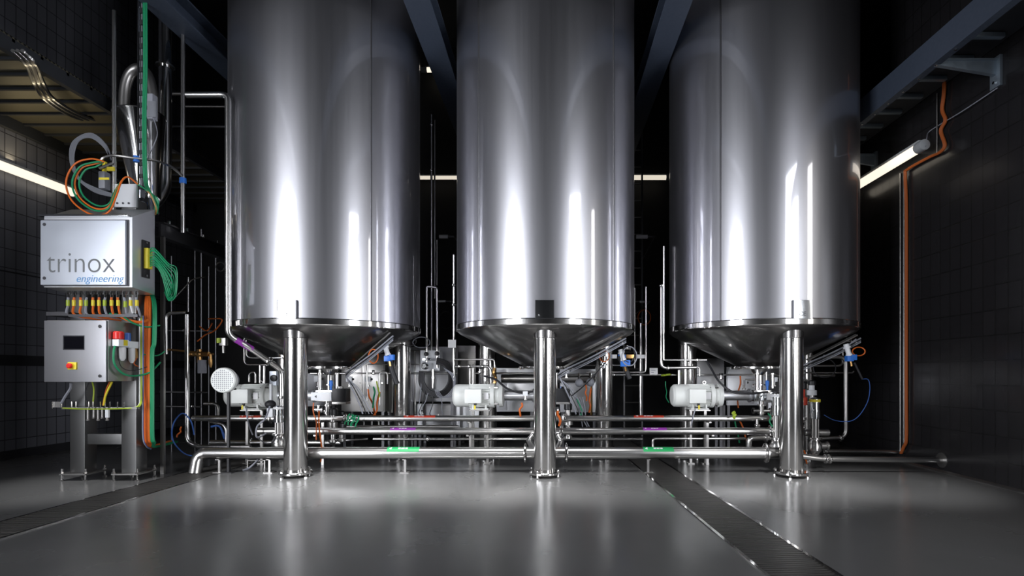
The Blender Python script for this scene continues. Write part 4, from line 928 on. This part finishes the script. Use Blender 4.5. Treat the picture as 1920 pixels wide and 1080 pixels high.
hang(706, 715, 4, 30, 6.95, 'ygreen', .010, 'yellow-green cable on the cabinet under the left tank')
for k in range(5): hang(672 - 4 * k, 780 - k, -8, 20, 6.3, 'green', .009, 'green cable draped over the front pipes right of the left leg', 'green cables draped on the pipes')
for k in range(3): hang(1080 + 6 * k, 745, 12, 55, 6.6, 'greyc', .008, 'pale cable hanging right of the middle leg', 'pale cables right of the middle leg')
hang(1082, 748, 10, 30, 6.55, 'green', .009, 'green cable hanging right of the middle leg')
hang(1098, 722, 2, 30, 6.9, 'orange', .010, 'orange cable behind the middle leg, right side, upper')
hang(1108, 728, -4, 45, 6.9, 'orange', .012, 'orange cable on the copper-coloured upright right of the middle leg')
hang(1143, 665, 0, 110, 7.2, 'green', .012, 'green upright cable beside the rear leg of the middle tank')
hang(1046, 770, 3, 28, 6.2, 'orange', .014, 'orange cable tucked behind the middle leg by the flanges')
hang(978, 755, -4, 25, 6.4, 'orange', .012, 'orange cable left of the middle leg under the outlet')
hang(928, 690, -2, 35, 6.9, 'brass', .022, 'brown valve hose above the middle motor')
hang(1388, 705, -6, 60, 6.9, 'orange', .010, 'orange cable behind the right motor lantern')
hang(1378, 772, -3, 12, 6.3, 'ygreen', .016, 'yellow-green tie on the top front pipe left of the right leg')
hang(1385, 785, 20, 50, 6.7, 'orange', .010, 'orange cable behind the pipes left of the right leg')
hang(1378, 790, 6, 40, 6.72, 'green', .010, 'green cable behind the pipes left of the right leg')
hang(1440, 775, 12, 30, 6.3, 'green', .009, 'green cable by the red-labelled pipe end near the right leg')
hang(1448, 775, 8, 28, 6.32, 'orange', .008, 'orange cable by the red-labelled pipe end near the right leg')
hang(1248, 715, 4, 40, 7.2, 'green', .007, 'dark green cable left of the right motor')
hang(1240, 704, 18, -2, 7.15, 'ygreen', .014, 'yellow-green tape on the level pipe left of the right motor')
hang(340, 800, -6, 20, 6.6, 'orange', .010, 'orange cable near the floor behind the far left pipe')
# valves right of the right leg
def seat_valve(px, y_top, y_bot, d, lb, cap='yellow'):
    a = P(px, y_bot, d); k = d / F; H = (y_bot - y_top) * k
    t = thing('seat_valve', a, lb, 'valve')
    obj('globe_body', MB().lathe(a, (0, 0, 1), [(0, .045), (.02, .05), (.05, .078), (.11, .08), (.15, .06), (.17, .052), (.18, .075), (.20, .075), (.205, .05)], 28), 'pipe', t)
    obj('yoke', MB().lathe(a, (0, 0, 1), [(.20, .032), (H * .62, .032)], 16).cyl(a + Vector((.035, -.01, .2)), a + Vector((.035, -.01, H * .62)), .007, 6).cyl(a + Vector((-.035, -.01, .2)), a + Vector((-.035, -.01, H * .62)), .007, 6), 'dull', t)
    obj('actuator', MB().lathe(a, (0, 0, 1), [(H * .62, .03), (H * .63, .056), (H * .78, .058), (H * .785, .05), (H * .90, .05), (H * .91, .058), (H * .97, .058), (H, .03)], 28), 'mirror', t)
    obj('cap_mark', MB().lathe(a, (0, 0, 1), [(H * .92, .0585), (H * .922, .060), (H * .965, .060), (H * .967, .0585)], 28, cap=False), cap, t)
    obj('side_port', MB().cyl(a + Vector((.06, 0, .10)), a + Vector((.16, 0, .10)), .035, 20).lathe(a + Vector((.13, 0, .10)), XA, [(0, .03), (0, .052), (.02, .052), (.02, .03)], 20), 'pipe', t)
    return t
seat_valve(1528, 745, 852, 6.25, 'tall seat valve with yellow-marked cap right of the right leg')
seat_valve(1455, 735, 852, 6.3, 'slim seat valve half hidden left of the right leg', 'whitelab')
seat_valve(523, 760, 845, 6.25, 'seat valve just left of the left front leg', 'whitelab')
def stack(px, y0, y1, d, lb, m='dull'):
    """instrument stack: fittings over one another"""
    a = P(px, y1, d); H = (y1 - y0) * d / F; t = thing('instrument_stack', a, lb, 'instrument')
    obj('lower_fitting', MB().lathe(a, (0, 0, 1), [(0, .02), (.02, .05), (.05, .05), (.055, .03), (H * .4, .03)], 16), 'pipe', t)
    obj('body', MB().lathe(a, (0, 0, 1), [(H * .4, .03), (H * .41, .06), (H * .6, .06), (H * .62, .035), (H * .8, .035)], 18), m, t)
    obj('head', MB().lathe(a, (0, 0, 1), [(H * .8, .04), (H * .82, .05), (H * .96, .05), (H, .03)], 16), 'black', t)
    return t
stack(1504, 715, 790, 6.55, 'instrument stack with black head right behind the right leg', 'redlab')
stack(1522, 713, 760, 6.9, 'small instrument with dark head behind the seat valve', 'white_pl')
stack(1065, 755, 825, 6.5, 'instrument stack right of the middle leg by the flanges')
stack(624, 765, 832, 6.45, 'instrument stack right of the left front leg')
stack(640, 770, 830, 6.6, 'smaller instrument behind the one right of the left leg', 'dark_steel')
t = thing('switch_box', P(514, 730, 6.5), 'small pale box with black round dial above the left motor', 'switch')
obj('housing', MB().box(P(505, 723, 6.5), P(524, 696, 6.58), .006), 'door', t)
obj('dial', MB().lathe(P(514, 709, 6.5), (0, -1, 0), [(0, .042), (.02, .04), (.024, .03)], 22), 'black', t)
obj('bracket', MB().box(P(524, 740, 6.55), P(529, 690, 6.58)), 'dark_steel', t)
t = thing('hand_wheel', P(507, 758, 6.3), 'black knob valve on white column left of the left leg', 'valve')
obj('column', MB().box(P(500, 782, 6.34), P(516, 765, 6.40), .004).cyl(P(508, 782, 6.37), P(508, 720, 6.37), .018, 12), 'white_pl', t)
obj('knob', MB().sphere(P(507, 758, 6.33), .062, (1, 1, .8)), 'rubber', t)
# round dark knobs right of the middle leg
for k, (px, py) in enumerate(((1086, 718), (1107, 717))):
    t = thing('ball_handle_valve', P(px, py + 8, 6.7), 'dark bluish ball knob right of the middle leg, %s one' % ('left', 'right')[k], 'knob')
    obj('ball', MB().sphere(P(px, py, 6.7), .052), 'grey_pl', t)
    obj('stem', MB().cyl(P(px, py - 6, 6.7), P(px, 700, 6.75), .016, 10), 'rim', t)
t = thing('steel_post', P(1109, 778, 7.3), 'copper-tinted upright with orange straps behind the middle tank knobs', 'post')
obj('post', MB().cyl(P(1109, 778, 7.3), P(1109, 722, 7.3), .014, 10), 'brass', t)
t = thing('sensor_box', P(1163, 668, 7.1), 'row of small pale connector blocks under the right side of the middle tank', 'connector')
for k, (a, m) in enumerate(((1148, 'whitelab'), (1166, 'blue'), (1180, 'brass'), (1200, 'whitelab'))):
    obj('connector_block', MB().box(P(a - 7, 672, 7.1), P(a + 8, 665, 7.15), .004), m, t)
t = thing('steel_strut', P(1129, 690, 7.0), 'knobbed steel coupling on the rear leg of the middle tank', 'coupling')
obj('coupling', MB().lathe(P(1132, 690, 6.98), (0, 0, 1), [(0, .03), (.03, .03), (.031, .045), (.06, .045), (.061, .03), (.1, .03), (.101, .045), (.15, .045), (.16, .02)], 18), 'mirror', t)
# glints deep in the gaps
for px, py, d, w, lb in ((1205, 444, 8.6, .13, 'white cylindrical sensor deep in the right gap, upper'), (1206, 566, 8.4, .07, 'white sensor deep in the right gap, lower'), (833, 444, 8.6, .10, 'pale cylindrical sensor deep in the left gap, upper'), (829, 565, 8.5, .09, 'pale sensor deep in the left gap, lower')):
    q = P(px, py, d); t = thing('deep_sensor', q, lb, 'sensor')
    obj('barrel', MB().cyl(q - Vector((w * .8, 0, 0)), q + Vector((w * .6, 0, 0)), .032 if py < 500 else .018, 14), 'whitelab', t)
    obj('plug', MB().cyl(q + Vector((w * .6, 0, 0)), q + Vector((w * 1.5, 0, 0)), .02 if py < 500 else .012, 10), 'dark_steel', t)
    obj('arm', MB().cyl(q + Vector((w * 1.5, 0, 0)), (q.x + w * 2.4, YB, q.z), .008, 8), 'dull', t)
t = thing('ladder', (1.45, 9.5, 0), 'dark rung ladder in shadow deep in the right gap', 'ladder')
for x in (1.30, 1.62): obj('rail', MB().box((x, 9.5, 0), (x + .03, 9.53, 6.2)), 'dark_steel', t)
for k in range(1, 20): obj('rung', MB().cyl((1.31, 9.515, .3 * k), (1.64, 9.515, .3 * k), .012, 8), 'dull', t)
# low floor bits
t = thing('floor_bracket', P(500, 878, 6.2), 'small steel bracket frame on the floor left of the left leg base', 'bracket')
obj('frame', MB().box((hx(463, 6.3), 6.3, .085), (hx(497, 6.3), 6.32, .095)).box((hx(463, 6.3), 6.3, 0), (hx(465, 6.3), 6.32, .085)).box((hx(495, 6.3), 6.3, 0), (hx(497, 6.3), 6.32, .085)), 'dull', t)
cable('floor_rod', [P(455, 882, 6.15), P(468, 877, 6.2), P(484, 862, 6.25)], .012, 'greyc', 'short pale hose slanting to the floor left of the left leg', 'hose')

# orange cable on the right wall
wallx = XR - .035
def wp(py, d): return Vector((wallx, d, CAMZ + (HY - py) * d / F))
for k, r in enumerate((.014, .012)):
    dx = .022 * k
    cable('wall_cable', [wp(60, 5.95 - dx), wp(165, 5.95 - dx), wp(205, 5.98 - dx), wp(225, 5.93 - dx), wp(245, 6.0 - dx), wp(272, 5.94 - dx), wp(286, 6.02 - dx), wp(296, 6.2 - dx), wp(318, 6.56 - dx), wp(330, 6.60 - dx), wp(400, 6.58 - dx), wp(600, 6.58 - dx), wp(750, 6.58 - dx), wp(822, 6.58 - dx), wp(838, 6.63 - dx), wp(850, 6.68 - dx)], r, 'orange_dk', 'orange cable running down the dark right wall', group='orange cables on the right wall')

# more fittings under the tanks
def fitting(px, py, d, s, kind, lb):
    c = P(px, py, d); t = thing('pipe_fitting', c, lb, 'fitting')
    if kind == 0:   # tee with ferrules
        obj('run', MB().lathe(c - Vector((s * 1.6, 0, 0)), XA, [(0, s * .5), (0, s * .8), (s * .3, s * .8), (s * .35, s * .5), (s * 2.85, s * .5), (s * 2.9, s * .8), (s * 3.2, s * .8), (s * 3.2, s * .5)], 16), 'pipe', t)
        obj('branch', MB().lathe(c, ZA, [(0, s * .45), (s * 1.2, s * .45), (s * 1.22, s * .8), (s * 1.5, s * .8), (s * 1.52, s * .4)], 16), 'pipe', t)
    elif kind == 1:  # small diaphragm valve
        obj('valve_body', MB().lathe(c, ZA, [(0, s * .4), (s * .4, s), (s * 1.0, s), (s * 1.1, s * .5), (s * 2.0, s * .5)], 18), 'pipe', t)
        obj('cap', MB().lathe(c + Vector((0, 0, s * 2)), ZA, [(0, s * .8), (s * .8, s * .8), (s * 1.0, s * .6)], 18), 'black', t)
    elif kind == 2:  # sensor head with cable nut
        obj('sensor_body', MB().box(c - Vector((s, s * .6, 0)), c + Vector((s, s * .6, s * 1.8)), s * .2), 'white_pl', t)
        obj('nut', MB().lathe(c + Vector((s, 0, s * .9)), XA, [(0, s * .4), (s * .5, s * .4), (s * .6, s * .25)], 10), 'black', t)
        obj('foot_nipple', MB().lathe(c, (0, 0, -1), [(0, s * .4), (s * 1.2, s * .4), (s * 1.25, s * .7), (s * 1.6, s * .7)], 12), 'pipe', t)
    return t
for i, (px, py, d, s, kd, lb) in enumerate((
    (597, 768, 6.35, .035, 0, 'steel tee fitting right of the left front leg, above the top front pipe'),
    (612, 758, 6.75, .030, 1, 'small black-capped valve under the left tank outlet'),
    (660, 788, 6.40, .036, 0, 'steel tee on the top front pipe beside the green cables'),
    (655, 716, 7.3, .040, 2, 'pale sensor head behind the coil block of the left tank'),
    (596, 716, 7.2, .045, 2, 'pale sensor head behind the left front leg, right side'),
    (690, 716, 7.4, .040, 2, 'pale sensor head left of the yellow-green cables'),
    (700, 703, 7.25, .022, 1, 'small valve on the long pipe under the left tank'),
    (735, 640, 6.9, .035, 1, 'small valve against the right side of the left tank cone'),
    (748, 632, 6.95, .030, 0, 'steel tee against the right side of the left tank cone'),
    (1062, 700, 6.9, .038, 2, 'pale sensor head under the middle tank, right of the leg'),
    (1056, 788, 6.4, .036, 0, 'steel tee on the top front pipe right of the middle leg'),
    (1046, 776, 6.5, .030, 1, 'small black-capped valve right of the middle leg'),
    (1166, 648, 6.7, .032, 1, 'small valve below the right rim of the middle tank'),
    (1176, 654, 6.6, .026, 0, 'steel tee below the right rim of the middle tank'),
    (900, 700, 7.0, .026, 1, 'small valve behind the middle motor'),
    (985, 742, 6.35, .030, 2, 'pale sensor head left of the middle leg'),
    (1352, 712, 7.2, .030, 1, 'small valve behind the right motor flange'),
    (1395, 722, 7.0, .036, 2, 'pale sensor head behind the right motor coupling'),
    (1452, 716, 6.8, .034, 2, 'pale sensor head left of the right leg top'),
    (1446, 768, 6.7, .050, 2, 'larger pale block left of the right leg, above the top front pipe'),
    (1590, 640, 6.5, .028, 0, 'steel tee below the right rim of the right tank'),
    (1604, 645, 6.4, .022, 1, 'small valve at the far right of the right tank cone'),
    (1504, 806, 6.6, .032, 1, 'small black-capped valve behind the right leg'),
    (524, 788, 6.5, .034, 0, 'steel tee left of the left leg on the top front pipe'),
    (792, 778, 7.0, .022, 1, 'small valve below the white control box'),
    (822, 782, 7.0, .026, 0, 'steel tee below the white control box'))):
    fitting(px, py, d, s, kd, lb)
V('pale level pipe crossing behind the white control box', .014, (742, 700, 7.45), (858, 700, 7.45))
V('pale level pipe crossing low behind the left gap', .02, (640, 800, 6.9), (860, 800, 6.9), m='dull')
V('thin pipe tail curling under the left gap', .014, (690, 823, 6.8), (640, 826, 6.8), (640, 812, 6.8), m='dull')
for k, px in enumerate((668, 682, 697, 710)):
    V('short pale pipe behind the front pipes right of the left leg', .012, (px, 800, 6.95), (px, 782, 6.95), group='short pipes behind the front pipes')

# ------------------------------------------------------------ camera and lights
cam = bpy.data.cameras.new('camera'); co = bpy.data.objects.new('camera', cam); COL.objects.link(co); SC.camera = co
co.location = (0, 0, CAMZ); co.rotation_euler = (PI / 2, 0, 0)
cam.sensor_width = 36; cam.lens = 36 * F / 1920; cam.shift_x = -(VX - 960) / 1920; cam.shift_y = (HY - 540) / 1920
cam.clip_start = .05
def area(name, loc, look, w, h, power, col=(1, 1, 1), spread=180):
    l = bpy.data.lights.new(name, 'AREA'); l.shape = 'RECTANGLE'; l.size = w; l.size_y = h; l.energy = power; l.color = col; l.spread = math.radians(spread)
    o = bpy.data.objects.new(name, l); COL.objects.link(o); o.location = loc
    o.rotation_euler = (Vector(look) - Vector(loc)).to_track_quat('-Z', 'Y').to_euler(); return o
area('tall_softbox', (-6.3, -1.2, 2.75), (-1.5, 5.5, 2.75), 3.6, 5.1, 250, (.93, .95, 1), 85)
area('tall_softbox', (4.15, 1.1, 2.55), (0, 5.5, 2.55), 2.4, 4.9, 140, (.93, .95, 1), 95)
area('narrow_softbox', (4.25, 3.6, 2.3), (0, 5.2, 2.3), .35, 3.8, 14, (1, .97, .93), 140)
def spot(loc, look, power, ang, blend=1.0, size=.15, col=(1, 1, 1)):
    l = bpy.data.lights.new('fill_spot', 'SPOT'); l.energy = power; l.spot_size = math.radians(ang); l.spot_blend = blend; l.shadow_soft_size = size; l.color = col
    o = bpy.data.objects.new('fill_spot', l); COL.objects.link(o); o.location = loc
    o.rotation_euler = (Vector(look) - Vector(loc)).to_track_quat('-Z', 'Y').to_euler(); return o
for x, e in ((-4.7, 900), (-3.1, 1300), (-1.9, 2300), (-.7, 1900), (.5, 1100), (2.3, 1500), (3.4, 900)):
    spot((x, 3.8, 5.3), (x, 5.35, 0), e, 24)  # unseen overhead spots added to brighten the floor before the tanks
for x0, x in ((-3.6, -3.6), (-1.2, -.7), (1.4, 1.9)):
    spot((x0, -1.6, 1.5), (x, 6.6, .72), 260, 15, 1.0, .25)  # unseen fill spots added behind the camera to brighten the motors
area('lamp_glow', (-6.75, 7.0, 3.85), (-6.6, 7.0, 4.5), .1, 1.6, 3.5, (1, .82, .5))
w = bpy.data.worlds.new('world'); SC.world = w; w.use_nodes = True
w.node_tree.nodes['Background'].inputs[0].default_value = (.5, .55, .7, 1); w.node_tree.nodes['Background'].inputs[1].default_value = .004
SC.view_settings.view_transform = 'Standard'; SC.view_settings.look = 'None'; SC.view_settings.exposure = 0; SC.view_settings.gamma = 1; SC.view_settings.use_curve_mapping = False
